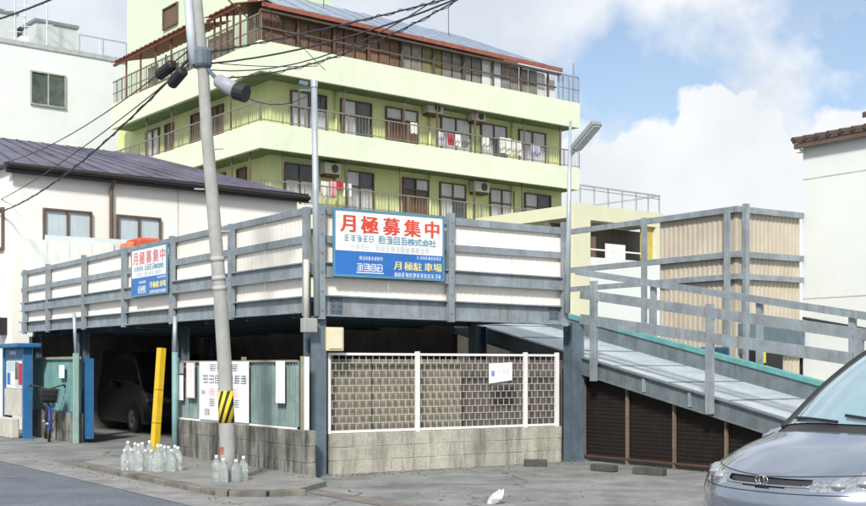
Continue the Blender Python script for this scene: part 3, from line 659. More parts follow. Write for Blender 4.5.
# orange bundle on the deck
pb = SB.pt(SB.u(130, .8), .8, 0); zz = at(130, 241, pb.y).z
mb = MB(); cx_, cy_ = pb.x, pb.y
def blob(mb, c, rx, ry, rz, rng, seg=14, rings=8, jit=.1):
    vs = []; fs = []
    for i in range(rings+1):
        th = math.pi*i/rings
        for k in range(seg):
            ph = 2*math.pi*k/seg; r = 1+rng.uniform(-jit, jit)
            vs.append(Vector(c)+Vector((rx*math.sin(th)*math.cos(ph)*r, ry*math.sin(th)*math.sin(ph)*r, rz*math.cos(th)*r)))
    for i in range(rings):
        for k in range(seg): fs.append((i*seg+k, i*seg+(k+1) % seg, (i+1)*seg+(k+1) % seg, (i+1)*seg+k))
    mb.add(vs, fs)
ob = thing('tarpaulin_bundle', 'orange red tarpaulin bundle above the street side sign', 'tarpaulin', Vector((pb.x, pb.y, ZT)))
mb = MB().prism([SB.pt(SB.u(121), 1.2, 0), SB.pt(SB.u(144), 1.2, 0), SB.pt(SB.u(144), .3, 0), SB.pt(SB.u(121), .3, 0)], ZT, zz+.06)
obj('cover', mb, ORANGE, ob, bevel=.06)
mb = MB().prism([SB.pt(SB.u(115), 1.0, 0), SB.pt(SB.u(121), 1.0, 0), SB.pt(SB.u(121), .3, 0), SB.pt(SB.u(115), .3, 0)], ZT, zz-.03)
obj('cover_flap', mb, mat('pale_orange_tarp', (.68, .25, .13), .6, 0, .2), ob, bevel=.04)
# ================================================================== GREEN APARTMENT BLOCK
G = at(260, 366, 41.5); GR = Fr((G.x, G.y), gR); GL = Fr((G.x, G.y), gL)
RW = GR.u(580); LW = GL.u(111)
gb = thing('apartment_block', 'pale green apartment block with wrap around balconies', 'apartment building', GR.pt(6, -6, 0))
def zg(y): return EYE+(HZ-y)/FPX*G.y
REC = 1.0
bR = GR.u(561.5, -REC); Icor = GR.pt((-REC+REC*GR.n.dot(GL.n))/GR.d.dot(GL.n), -REC, 0)
bl = GL.u(118, -REC)
body = [Icor, GR.pt(bR, -REC, 0), GR.pt(bR, -REC-9, 0), GL.pt(bl, -REC-9, 0), GL.pt(bl, -REC, 0)]
obj('wall', MB().prism([(p.x, p.y) for p in body], 0, zg(60)), GREENW, gb)
bands = [(zg(70.5), zg(39.8)), (zg(147.6), zg(121)), (zg(224), zg(200)), (zg(301), zg(277))]
TK = .16
for i, (z0, z1) in enumerate(bands):
    I2 = G-GR.n*TK-GL.n*TK
    L_ = [G, GR.pt(RW, 0, 0), GR.pt(RW, -TK, 0), I2, GL.pt(LW, -TK, 0), GL.pt(LW, 0, 0)]
    p = obj('balcony_parapet', MB().prism([(q.x, q.y) for q in L_], z0, z1), GREENB, gb)
    I1 = G-GR.n*(TK+.002)-GL.n*(TK+.002); I3 = Icor
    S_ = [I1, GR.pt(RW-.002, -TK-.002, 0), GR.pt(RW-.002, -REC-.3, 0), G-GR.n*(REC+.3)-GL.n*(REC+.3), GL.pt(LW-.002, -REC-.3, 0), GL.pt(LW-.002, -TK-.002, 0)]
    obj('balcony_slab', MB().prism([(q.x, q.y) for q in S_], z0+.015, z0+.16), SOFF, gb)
    obj('end_parapet', MB().box(GR, RW-TK, RW-.001, -REC-.3, -TK-.003, z0+.161, z1-.002), GREENB, p)
    if i > 0:
        mb = MB(); hR = .72
        for fr, ln in ((GR, RW), (GL, LW)):
            k = int(ln/.9)
            for j in range(k+1):
                u = ln*j/k; mb.box(fr, u+.03, u+.06, -.1, -.07, z1, z1+hR)
            mb.box(fr, .03, ln, -.104, -.066, z1+hR, z1+hR+.045); mb.box(fr, .03, ln, -.1, -.07, z1+.08, z1+.11)
            kk = int(ln/.15)
            for j in range(kk): u = ln*(j+.5)/kk; mb.box(fr, u, u+.012, -.09, -.078, z1+.11, z1+hR)
        obj('railing', mb, RAILM, p)
    # drying pole posts on the right face
for i in (1, 2):
    z1 = bands[i][1]; zc = bands[i-1][0]
    for px in ((299, 344, 404, 437, 475, 524, 560) if i == 1 else (283, 346, 400, 474, 522)):
        u = GR.u(px, -.2); obj('balcony_post', MB().box(GR, u-.03, u+.03, -.22, -.17, z1, zc), BROWN, gb)
    for px in ((147, 172, 231) if i == 1 else (232, 250)):
        u = GL.u(px, -.2); obj('balcony_post', MB().box(GL, u-.03, u+.03, -.22, -.17, z1, zc), BROWN, gb)
fl_z = {1: zg(147.6)+.16, 2: zg(224)+.16}
for lvl, items in ((1, ((290, 326, 0), (340, 371, 0), (385, 417, 1), (440, 470, 0), (480, 506, 0), (518, 545, 0))), (2, ((284, 314, 0), (345, 373, 0), (402, 428, 1), (439, 465, 0), (489, 513, 0), (524, 550, 0)))):
    for a, b, door in items:
        u0, u1 = GR.u(a, -REC), GR.u(b, -REC); z0 = fl_z[lvl]+.03
        if door: window(GR, u0, u1, z0, z0+2.25, gb, -REC, pane=BRNDOOR, mull=1, transom=.8)
        else: window(GR, u0, u1, z0, z0+2.25, gb, -REC, pane=PANE, mull=1, transom=.74)
for lvl, items in ((1, ((147, 160), (166, 174), (192, 201), (212, 224))), (2, ((214, 226), (238, 247)))):
    for a, b in items:
        u1, u0 = GL.u(a, -REC), GL.u(b, -REC); z0 = fl_z[lvl]+.03
        window(GL, u0, u1, z0, z0+2.25, gb, -REC, pane=random.choice((BRNDOOR, PANE, BRNDOOR)), mull=0 if b-a < 10 else 1)
# stair tower
tn = -2.6; ta, tb = GL.u(127, tn), GL.u(246, tn)
tw = obj('stair_tower', MB().prism([(p.x, p.y) for p in (GL.pt(ta, tn, 0), GL.pt(tb, tn, 0), GL.pt(tb, tn-4, 0), GL.pt(ta, tn-4, 0))], zg(62), zg(62)+8), TOWER, gb)
w0, w1 = GL.u(178.5, tn), GL.u(164, tn); zz0 = GL.uz(171, 27.5, tn)[1]; window(GL, w0, w1, zz0, GL.uz(171, 6, tn)[1], gb, tn, pane=BRNDOOR, mull=0)
# roof terrace floor + ochre wall
zA = bands[0][1]
obj('terrace_wall', MB().box(GL, GL.u(232, -1.6), GL.u(132, -1.6), -1.75, -1.6, bands[0][0]+.16, zA+1.0), ORANGEW, gb)
# awning over the left side of the terrace
for pa, pb_ in (((113, 62.5), (189, 28)), ((206, 17), (238, 7))):
    (u0, z0), (u1, z1) = GL.uz(*pa, .1), GL.uz(*pb_, .1); zc = (z0+z1)/2
    mb = MB(); k = int(abs(u1-u0)/.22)+1; ua_, ub_ = min(u0, u1), max(u0, u1)
    for i in range(k):
        a_, b_ = ua_+(ub_-ua_)*i/k, ua_+(ub_-ua_)*(i+1)/k; d_ = .03*(i % 2)
        mb.hexa([GL.pt(a_, .2, zc+d_), GL.pt(b_-.004, .2, zc+d_), GL.pt(b_-.004, -1.7, zc+.5+d_), GL.pt(a_, -1.7, zc+.5+d_), GL.pt(a_, .2, zc+.03+d_), GL.pt(b_-.004, .2, zc+.03+d_), GL.pt(b_-.004, -1.7, zc+.53+d_), GL.pt(a_, -1.7, zc+.53+d_)])
    aw = obj('awning', mb, REDROOF, gb)
    obj('awning_beam', MB().box(GL, ua_, ub_, .0, .1, zc-.1, zc-.01), REDROOF, aw)
    for i in range(5):
        u = ua_+(ub_-ua_)*(i+.3)/5; obj('awning_post', MB().box(GL, u-.03, u+.03, -.1, -.04, zA, zc-.02), RUST, aw)
mb = MB(); hR = .95
k = int(LW/.5)
for j in range(k): u = LW*j/k; mb.box(GL, u+.03, u+.06, -.1, -.07, zA, zA+hR)
mb.box(GL, 0, LW, -.104, -.066, zA+hR, zA+hR+.05); mb.box(GL, 0, LW, -.1, -.07, zA+.45, zA+.49)
for j in range(int(LW/.13)): mb.box(GL, j*.13+.05, j*.13+.065, -.092, -.078, zA, zA+hR)
obj('terrace_railing', mb, RAILM, gb)
for a, b, m in ((186, 205, GREYPAN), (208, 232, RAILM), (148, 158, GREYPAN)):
    u0, u1 = GL.u(b, -.2), GL.u(a, -.2); obj('terrace_screen', MB().box(GL, u0, u1, -.22, -.2, zA+.02, zA+.95), m, gb)
# roof enclosure on the right face: screens, posts, red fascia, blue roof
uE = GR.u(556, -.2)
(u0, za), (u1, zb_) = GR.uz(300, 17.5, 0), GR.uz(553, 68.8, 0); zf = (za+zb_)/2
cols_ = [RUST, BRNDOOR, RUST, BRNDOOR, mat('brown_lattice', (.22, .13, .08), .8, 0, .4, 8), BRNDOOR, GREYPAN, mat('olive_screen', (.20, .20, .09), .8, 0, .4, 6), GREYPAN, GREYPAN, PANE, GREYPAN, GREYPAN, PANE]
k = 28
for i in range(k):
    a_, b_ = .1+(uE-.1)*i/k, .1+(uE-.1)*(i+1)/k; m = cols_[min(len(cols_)-1, i//2)]
    obj('screen_panel', MB().box(GR, a_+.03, b_-.03, -.3, -.27+random.uniform(-.04, .04), zA+.01, zf-.1), m, gb)
    if i % 3 == 0: obj('screen_post', MB().box(GR, a_-.03, a_+.03, -.2, -.13, zA, zf-.08), BROWN, gb)
obj('penthouse_wall', MB().box(GR, .8, uE-.5, -2.2, -2.0, zA-1, zf+.9), mat('dim_brown_wall', (.25, .19, .14), .8, 0, .3), gb)
obj('screen_rail', MB().box(GR, 0, uE, -.21, -.16, zA+.5, zA+.56), BROWN, gb)
rp_ = obj('terrace_roof', MB().hexa([GR.pt(.6, .12, zf+.12), GR.pt(uE-.9, .12, zf+.12), GR.pt(uE-2.4, -3.4, zf+1.75), GR.pt(1.4, -3.4, zf+1.75), GR.pt(.6, .12, zf+.17), GR.pt(uE-.9, .12, zf+.17), GR.pt(uE-2.4, -3.4, zf+1.8), GR.pt(1.4, -3.4, zf+1.8)]), BLUEROOF, gb)
for i in range(1, 12):
    f = i/12; a_ = GR.pt(.6, .12, zf+.185).lerp(GR.pt(uE-.9, .12, zf+.185), f); b_ = GR.pt(1.4, -3.4, zf+1.815).lerp(GR.pt(uE-2.4, -3.4, zf+1.815), f)
    obj('roof_seam', MB().beam(a_, b_, .04, .03), BLUEROOF, rp_)
obj('fascia', MB().box(GR, .0, uE, .13, .2, zf-.03, zf+.12), REDROOF, gb)
obj('fascia_under_board', MB().box(GR, .0, uE, -.05, .12, zf-.16, zf-.085), BROWN, gb)  # plain brown board running below the red fascia
for i in range(2):
    p = GR.pt((4, 10.2)[i], -2, zf+1.2); obj('aerial', MB().beam(p, p+Vector((0, 0, 1.2)), .03, .03), CABLE, gb)
mb = MB(); u0 = GR.u(558, -.1)
for j in range(5): u = u0+(RW-u0)*j/4; mb.box(GR, u-.03, u+.02, -.1, -.06, zA, zA+1.15+(.55 if j == 3 else 0))
mb.box(GR, u0, RW, -.102, -.058, zA+1.1, zA+1.15); mb.box(GR, u0, RW, -.1, -.06, zA+.55, zA+.6)
for j in range(14): u = u0+(RW-u0)*(j+.5)/14; mb.box(GR, u, u+.02, -.09, -.07, zA, zA+1.1)
obj('end_railing', mb, BLUERAIL, gb)
for px in (336, 430, 512):
    u = GR.u(px, -REC+.08); obj('drainpipe', MB().tube([GR.pt(u, -REC+.08, .1), GR.pt(u, -REC+.08, bands[0][0])], .045, 8), GREENW, gb, smooth=True)
# air conditioners
def aircon(px0, px1, py0, py1, lab):
    n = -REC+.4; u0, z1 = GR.uz(px0, py0, n); u1, z0 = GR.uz(px1, py1, n)
    t = thing('air_conditioner', lab, 'air conditioner', GR.pt((u0+u1)/2, n, z0), group='air conditioners on the green balconies')
    obj('casing', MB().box(GR, u0, u1, -REC+.05, n, z0, z1), ACW, t, bevel=.02)
    c = GR.pt(u0+(u1-u0)*.62, n+.006, (z0+z1)/2); mb = MB(); r = (z1-z0)*.38
    mb.extr([c+GR.d*r*math.cos(a*.3927)+Vector((0, 0, r*math.sin(a*.3927))) for a in range(16)], GR.n*.012); obj('fan_grille', mb, mat('fan_dark', (.1, .085, .07), .6), t)
    obj('bracket', MB().box(GR, u0+.05, u1-.05, -REC+.02, n-.05, z0-.09, z0-.005), RUST, t)
aircon(428, 443.5, 101.5, 114.5, 'air conditioner hung under the upper balcony slab, left of the two there')
aircon(473, 486, 110.5, 122, 'air conditioner hung under the upper balcony slab, right of the two there')
aircon(325, 341, 162, 175, 'air conditioner on the lower storey right behind the thin deck pole')
aircon(475, 490, 180.5, 193, 'air conditioner on the lower storey between two windows at the right')
# laundry
def laundry(px0, px1, py0, py1, m, lab, n=-.35):
    u0, z1 = GR.uz(px0, py0, n); u1, z0 = GR.uz(px1, py1, n); k = 6; mb = MB(); vs = []
    for i in range(k+1):
        u = u0+(u1-u0)*i/k; d = .05*math.sin(i*1.9+px0); e = .05*random.random()
        vs += [GR.pt(u, n+d, z0+e), GR.pt(u, n+d*.4, z1), GR.pt(u, n+d*.4-.012, z1), GR.pt(u, n+d-.012, z0+e)]
    fs = []
    for i in range(k):
        o = i*4
        for a in range(4): fs.append((o+a, o+(a+1) % 4, o+4+(a+1) % 4, o+4+a))
    fs += [(0, 1, 2, 3), tuple(k*4+x for x in (3, 2, 1, 0))]
    mb.add(vs, fs); single('laundry', mb, m, lab, 'laundry', group='laundry on the green balconies')
laundry(447.5, 454, 134, 146.5, CLOTHR, 'red cloth hanging on the upper balcony of the green block')
laundry(436, 440, 131, 147, CLOTHW, 'white towel hanging on the upper balcony, just left of the lilac one')
laundry(440.5, 444, 132, 147, CLOTHL, 'lilac towel hanging on the upper balcony beside the red cloth')
laundry(500, 511, 137, 155, CLOTHW, 'wide white sheet hanging on the upper balcony, left of its pair')
laundry(512, 521, 140, 156, CLOTHW, 'white sheet hanging on the upper balcony, right of its pair')
laundry(531, 540, 144, 158, CLOTHL, 'pale lilac cloth drying on the upper balcony near its right end')
laundry(410, 417, 122, 135, CLOTHW, 'white cloth on the upper balcony beside the brown door')
laundry(321, 329, 181, 200, CLOTHW, 'white shirt drying on the lower balcony right beside the thin deck pole')
laundry(330, 336, 181, 199, CLOTHP, 'pink shirt drying on the lower balcony behind the big sign')
laundry(337, 343, 181, 191, CLOTHR, 'small red cloth drying on the lower balcony above the big sign')
laundry(536, 541, 216, 225, CLOTHR, 'small red cloth drying at the right end of the lower balcony')
laundry(525, 535, 214, 226, CLOTHW, 'pale cloth drying at the right end of the lower balcony, left of the red one')
laundry(455, 460, 134, 147, CLOTHW, 'white towel on the upper balcony just right of the red cloth')
laundry(462, 470, 138, 149, mat('grey_cloth', (.25, .25, .24), .9), 'grey cloth on the upper balcony between the red cloth and the white sheets')
laundry(483, 490, 137, 151, CLOTHW, 'small white cloth on the upper balcony left of the wide white sheet')
laundry(344, 352, 183, 198, CLOTHW, 'white sheet drying on the lower balcony right of the red cloth')
laundry(396, 401, 205, 213, CLOTHW, 'white cloth on the lower balcony above the middle of the big sign')
# ================================================================== WHITE BUILDING top left
WB = Fr(at(-30, 366, 55).xy, gR)
u0, u1 = WB.u(-30), WB.u(128); zt_ = WB.uz(60, 52.5)[1]
wb = thing('white_building', 'tall plain white building behind the house at the left', 'building', WB.pt(4, -3, 0))
obj('wall', MB().prism([WB.pt(u0, 0, 0), WB.pt(u1, 0, 0), WB.pt(u1, -9, 0), WB.pt(u0, -9, 0)], 0, zt_), WHITE2, wb)
obj('parapet', MB().prism([WB.pt(u0-.05, .06, 0), WB.pt(u1+.05, .06, 0), WB.pt(u1+.05, -9, 0), WB.pt(u0-.05, -9, 0)], zt_+.001, zt_+.22), mat('grey_coping', (.42, .45, .46), .8), wb)
window(WB, WB.u(30), WB.u(65.5), WB.uz(48, 107)[1], WB.uz(48, 73)[1], wb, pane=PANED, m=mat('alu_frame', (.45, .46, .42), .4, .4), bar=.07)
for a, b, yt, yb, n in ((36, 77, 25.5, 60, -2.5), (-20, 17, 12, 60, -4)):
    x0, x1 = WB.u(a, n), WB.u(b, n); z1 = WB.uz((a+b)/2, yt, n)[1]
    rb_ = obj('roof_block', MB().box(WB, x0, x1, n-3, n, zt_+.22, z1), mat('grey_white_block', (.52, .56, .56), .8, 0, .08), wb)
    obj('block_coping', MB().box(WB, x0-.08, x1+.08, n-3, n+.08, z1+.001, z1+.16), mat('dark_coping', (.22, .23, .24), .7), rb_)
x0, x1 = WB.u(20.5, -1.2), WB.u(31, -1.2); obj('roof_tank', MB().box(WB, x0, x1, -2, -1.2, zt_+.22, WB.uz(26, 36, -1.2)[1]), WHITE2, wb, bevel=.1)
for px, yt in ((15, 0), (25, -5), (47, -6), (100, 37)):
    p = WB.pt(WB.u(px, -1.5), -1.5, zt_+.2); z1 = at(px, yt, p.y).z; mb = MB().beam(p, Vector((p.x, p.y, z1)), .06, .06)
    for k in range(3): mb.beam(Vector((p.x-.5+.1*k, p.y, z1-.5-.5*k)), Vector((p.x+.5-.1*k, p.y, z1-.55-.5*k)), .035, .035)
    obj('aerial', mb, GALV, wb)
x0, x1 = WB.u(79, -.6), WB.u(126, -.6); mb = MB(); zr_ = WB.uz(100, 39, -.6)[1]; mb.box(WB, x0, x1, -.62, -.58, zr_, zr_+.05)
for j in range(3): mb.box(WB, x0+(x1-x0)*j/2, x0+(x1-x0)*j/2+.05, -.62, -.58, zt_+.2, zr_)
obj('roof_railing', mb, GALV, wb)
# ================================================================== CREAM BUILDING centre right
CB = Fr(at(576, 366, 40).xy, gR)
cb = thing('cream_building', 'low cream building with a roof railing behind the ramp', 'building', CB.pt(1.5, -2, 0))
def cz(px, py, n=0): return CB.uz(px, py, n)[1]
ux = CB.u
zt_ = cz(581, 203.5); zo1 = cz(591, 220); zo0 = cz(591, 257)
CRM = mat('yellow_cream_render', (.66, .66, .48), .85, 0, .08, .8, .12, (.5, .48, .34))
obj('pillar', MB().box(CB, ux(574), ux(590.5), -.3, 0, 0, zt_), CRM, cb)
obj('lintel', MB().box(CB, ux(590.5)+.002, ux(664), -.3, -.002, zo1, zt_), CRM, cb)
obj('lower_wall', MB().box(CB, ux(590.5)+.002, ux(664), -.3, -.003, 0, zo0), WHITEW, cb)
obj('side_wall', MB().box(CB, ux(656), ux(664), -.3, -.004, zo0+.002, zo1-.002), CRM, cb)
obj('inner_wall', MB().box(CB, ux(574), ux(664)+1.6, -1.4, -1.25, 0, zo1-.02), mat('inner_grey', (.16, .15, .12), .9), cb)
obj('roof_slab', MB().box(CB, ux(574)+.02, ux(664)-.02, -5, -.31, zo1+.05, zt_-.05), CRM, cb)
obj('yellow_door', MB().box(CB, ux(645.5), ux(655.5), -.25, -.15, zo0+.003, zo1-.003), mat('ochre_door', (.58, .46, .12), .7), cb)
mb = MB(); zr_ = cz(582, 185.5)
for px in (582, 596, 610, 624, 638, 650, 661): mb.box(CB, ux(px), ux(px)+.04, -.12, -.08, zt_, zr_)
mb.box(CB, ux(582), ux(662), -.125, -.075, zr_, zr_+.05); mb.box(CB, ux(582), ux(662), -.12, -.08, zt_+.5, zt_+.53)
mb.box(CB, ux(662)-.04, ux(662), -4, -.13, zr_, zr_+.05)
obj('roof_railing', mb, mat('grey_roof_rail', (.40, .39, .40), .6), cb)
obj('balcony_rail', MB().box(CB, ux(591)+.01, ux(645), -.09, -.05, zo0+.25, zo0+.3), WHITEP, cb)
single('laundry', MB().box(CB, ux(612), ux(632), -.32, -.305, zo0+.02, zo0+.55), CLOTHW, 'white sheet hung in the cream building opening', 'laundry')
single('laundry', MB().box(CB, ux(597), ux(603), -.36, -.33, zo0+.02, zo0+.75), mat('dark_cloth', (.16, .10, .09), .9), 'dark clothes hung in the cream building opening', 'laundry')
# ================================================================== BEIGE CORRUGATED ENCLOSURE with steel frame
KP = at(737, 366, 24.0); KF = Fr(KP.xy, dF); KL = Fr(KP.xy, dL)
en = thing('corrugated_screen', 'beige corrugated screen in a blue grey steel frame behind the ramp', 'screen', KP*1.0-Vector((0, 0, EYE)))
zk = KF.uz(737, 206)[1]; uKe = KF.u(803); uKl = KL.u(657); uKo = KL.u(566)
for i in range(4):
    obj('panel', MB().corr(KF, .05+(uKe-.05)*i/4, .05+(uKe-.05)*(i+1)/4-.004, .6, zk, -.08, .11, .006), BEIGE, en)
    obj('panel', MB().corr(KL, .05+(uKl-.05)*i/4, .05+(uKl-.05)*(i+1)/4-.004, .6, zk, -.08, .11, .006), BEIGE, en)
for py0, py1 in ((206, 212), (251, 257), (273.5, 279)):
    z1 = KF.uz(737, py0)[1]; z0 = KF.uz(737, py1)[1]
    obj('rail', MB().box(KF, -.02, uKe, -.05, .03, z0, z1), STEEL, en); obj('rail', MB().box(KL, .06, uKo, -.05, .03, z0, z1), STEEL, en)
obj('rail', MB().box(KF, .1, uKe, -.06, .05, 1.75, 2.35), STEELD, en)
for px, yt, yb in ((728, 208, 375), (645, 218, 340), (653, 300, 340)):
    u = KL.u(px, .05); z1 = KL.uz(px, yt, .05)[1]; obj('post', MB().box(KL, u-.05, u+.05, .031, .12, .4, z1), STEEL, en)
for px, yt in ((748-3, 204),):
    u = KF.u(px, .05); obj('post', MB().box(KF, u-.06, u+.06, .031, .12, .4, KF.uz(px, yt, .05)[1]), STEEL, en)
# dark store under the screen
single('storage_shed', MB().box(KF, .3, 2.2, -2.4, -.15, 0, 1.75), PLAST, 'dark storage box under the corrugated screen', 'shed')
bx = thing('black_crate', 'black crate with a yellow tag seen between the ramp rails', 'crate', at(776, 366, 21.5)-Vector((0, 0, EYE)))
q = at(774, 366, 21.5); kf = Fr(q.xy, dF); z0, z1 = .0, at(774, 349, 21.5).z
obj('box', MB().box(kf, -.22, .25, -.4, 0, 0, z1), BLACK, bx, bevel=.02)
u0 = kf.u(763.5); obj('tag', MB().box(kf, u0-.05, u0+.05, .001, .012, at(763, 363, 21.5).z, at(763, 351, 21.5).z), mat('lime_tag', (.62, .66, .05), .5), bx)
bt = thing('blue_crate', 'dark blue tub seen between the ramp rails', 'tub', at(722, 366, 21.5)-Vector((0, 0, EYE)))
q = at(722, 366, 21.5); kf = Fr(q.xy, dF); obj('tub', MB().box(kf, -.2, .2, -.4, 0, 0, at(722, 347, 21.5).z), mat('navy_plastic', (.02, .07, .14), .5), bt, bevel=.03)
single('blue_tarpaulin', MB().box(FL, .6, 2.2, -WID-.42, -WID-.1, ZT, ZT+.62), mat('blue_tarp', (.06, .24, .52), .6, 0, .3, 5), 'bright blue tarpaulin at the top of the ramp beside the deck', 'tarpaulin', bevel=.04)
# ================================================================== WHITE HOUSE at the right
B0 = at(803, 366, 25.2); BW = Fr(B0.xy, -dL)
wh = thing('white_house', 'plain white rendered house with a brown tiled eave at the right edge', 'house', BW.pt(2, -2, 0))
zb = BW.uz(806, 145)[1]
obj('wall', MB().prism([BW.pt(0, 0, 0), BW.pt(6, 0, 0), BW.pt(6, -6, 0), BW.pt(0, -6, 0)], 0, zb), WHITEW, wh)
rf = obj('roof', MB().hexa([BW.pt(-.1, .22, zb+.02), BW.pt(6.2, .22, zb+.02), BW.pt(6.2, -3, zb+.62), BW.pt(-.1, -3, zb+.62), BW.pt(-.1, .22, zb+.1), BW.pt(6.2, .22, zb+.1), BW.pt(6.2, -3, zb+.72), BW.pt(-.1, -3, zb+.72)]), TILEM, wh)
for i in range(22):
    u = -.06+i*.29; a_ = BW.pt(u, .26, zb+.1); b_ = BW.pt(u, -3, zb+.73); obj('tile_row', MB().tube([a_, b_], .055, 6), TILEM, rf)
obj('fascia', MB().box(BW, -.08, 6.15, .12, .2, zb-.08, zb+.015), BROWN, wh)
obj('rafter_end', MB().box(BW, -.06, .04, .002, .18, zb-.16, zb-.082), CREAMW, wh)
obj('upper_wall', MB().box(BW, .9, 6, -5, -1.6, zb+.2, zb+.62), mat('red_brown_wall', (.2, .1, .09), .8), wh)
obj('upper_roof', MB().hexa([BW.pt(.55, -1.25, zb+.63), BW.pt(6.3, -1.25, zb+.63), BW.pt(6.3, -4, zb+1.4), BW.pt(.55, -4, zb+1.4), BW.pt(.55, -1.25, zb+.75), BW.pt(6.3, -1.25, zb+.75), BW.pt(6.3, -4, zb+1.55), BW.pt(.55, -4, zb+1.55)]), TILEM, wh)
for z_ in (2.9, 5.4): obj('wall_joint', MB().box(BW, .003, 5.99, .001, .006, z_, z_+.025), mat('joint_grey', (.55, .53, .49), .8), wh)
p = BW.uz(803, 318, .05); pq = at(866, 329, BW.pt(BW.u(866), 0, 0).y-.1)
obj('wall_cable', MB().tube([BW.pt(p[0], .05, p[1]), pq, pq+(pq-BW.pt(p[0], .05, p[1]))], .03, 6), CABLE, wh)
# ================================================================== RAMP
R0 = C+dF*(FF.u(571)+.22); RN = Fr((R0.x, R0.y), -dL)     # near edge, u downhill
WR = 1.8
(ua_, za), (ub_, zb_) = RN.uz(594, 361.5), RN.uz(757, 411.5); sl = (zb_-za)/(ub_-ua_)
def rz_(u): return za+sl*(u-ua_)
u_top = (ZT-za)/sl+ua_; u_bot = ua_+(.05-za)/sl
rm = thing('steel_ramp', 'steel vehicle ramp with blue grey rails descending from the deck', 'ramp', RN.pt(3, -.9, 0))
gh = .27
obj('road_plate', MB().hexa([RN.pt(u_top, -.06, ZT-.05), RN.pt(u_bot, -.06, .0), RN.pt(u_bot, -WR, .0), RN.pt(u_top, -WR, ZT-.05), RN.pt(u_top, -.06, ZT), RN.pt(u_bot, -.06, .05), RN.pt(u_bot, -WR, .05), RN.pt(u_top, -WR, ZT)]), mat('ramp_plate', (.50, .56, .58), .45, .15, .25, 3, .2, (.35, .37, .37)), rm)
k = 10
for i in range(1, k):
    u = u_top+(u_bot-u_top)*i/k; obj('plate_joint', MB().beam(RN.pt(u, -.1, rz_(u)+.006), RN.pt(u, -WR+.05, rz_(u)+.006), .02, .008), STEELD, rm)
mb = MB().ibeam(RN.pt(u_top, 0, ZT-gh/2+.02), RN.pt(u_bot-.6, 0, rz_(u_bot-.6)-gh/2+.02), gh, .12); obj('girder', mb, STEELM, rm)
for px in (644, 690, 800):
    u = RN.u(px, .03); obj('stiffener', MB().box(RN, u-.02, u+.02, .012, .055, rz_(u)-gh+.05, rz_(u)-.02), STEEL, rm)
mb = MB().beam(RN.pt(u_top, -WR, ZT+.1), RN.pt(u_bot, -WR, .15), .08, .30); obj('far_kerb_beam', mb, STEELM, rm)
mb = MB().beam(RN.pt(u_top, -WR, ZT+.29), RN.pt(u_bot, -WR, .34), .14, .07); obj('kerb_flange', mb, TEAL, rm)
# near rails measured on the near plane
def ramp_rail(pts, n, h, name='rail', m=STEEL, ext=2.2):
    (ua, z_a), (ub, z_b) = RN.uz(*pts[0], n), RN.uz(*pts[1], n); s_ = (z_b-z_a)/(ub-ua)
    a_ = RN.pt(ua-.32, n, z_a-s_*.32); b_ = RN.pt(ub+ext, n, z_b+s_*ext)
    obj(name, MB().beam(a_, b_, .05, h), m, rm)
    return ua, z_a, s_
ramp_rail(((595, 296), (866, 335)), .07, .145)
ramp_rail(((595, 321), (866, 361)), .07, .155)
for px, yt, yb in ((592, 281, 381), (708, 304, 414), (857, 332, 445)):
    u, z1 = RN.uz(px, yt, .13); _, z0 = RN.uz(px, yb, .13)
    mb = MB().box(RN, u-.055, u+.055, .118, .13, z0, z1).box(RN, u-.055, u-.043, .06, .1175, z0, z1).box(RN, u+.043, u+.055, .06, .1175, z0, z1)
    obj('post', mb, STEEL, rm)
# far rails
FRn = -WR-.02
ramp_rail(((588, 273.5), (866, 316)), FRn, .11, ext=3)
for px, yt in ((651, 281), (757, 297), (850, 312)):
    u, z1 = RN.uz(px, yt, FRn); obj('post', MB().box(RN, u-.05, u+.05, FRn-.09, FRn-.03, rz_(u)-.1, z1), STEEL, rm)
# rusty mesh fence under the ramp
rf_ = thing('rusty_mesh_fence', 'dark rusty mesh fence with bare steel posts under the ramp', 'fence', RN.pt(2, -.05, 0))
ue = RN.u(790, -.05); us = RN.u(580, -.05)+.05
obj('back_sheet', MB().hexa([RN.pt(us, -.16, .06), RN.pt(ue, -.16, .06), RN.pt(ue, -.14, .06), RN.pt(us, -.14, .06), RN.pt(us, -.16, rz_(us)-gh), RN.pt(ue, -.16, rz_(ue)-gh), RN.pt(ue, -.14, rz_(ue)-gh), RN.pt(us, -.14, rz_(us)-gh)]), RUSTD, rf_)
mb = MB(); u = us
while u < ue: mb.box(RN, u-.003, u+.003, -.1, -.094, .06, rz_(u)-gh); u += .06
z = .12
while z < 1.3:
    uu = min(ue, ua_+(z+gh-za)/sl)
    if uu > us+.1: mb.box(RN, us, uu, -.107, -.101, z-.003, z+.003)
    z += .06
o = obj('wire_mesh', mb, mat('shaded_rust_wire', (.022, .015, .013), .8), rf_); o['kind'] = 'stuff'  # wire colour darkened too, for the shadow of the ramp
for px in (583, 626, 673, 725):
    u = RN.u(px, -.04); obj('post', MB().box(RN, u-.018, u+.018, -.09, -.045, 0, rz_(u)-gh+.01), mat('tan_rust', (.20, .155, .12), .8, 0, .4, 8, .4, (.1, .05, .03)), rf_)
obj('rail', MB().box(RN, us, ue, -.092, -.042, .07, .1), mat('red_rust', (.09, .05, .035), .8), rf_)
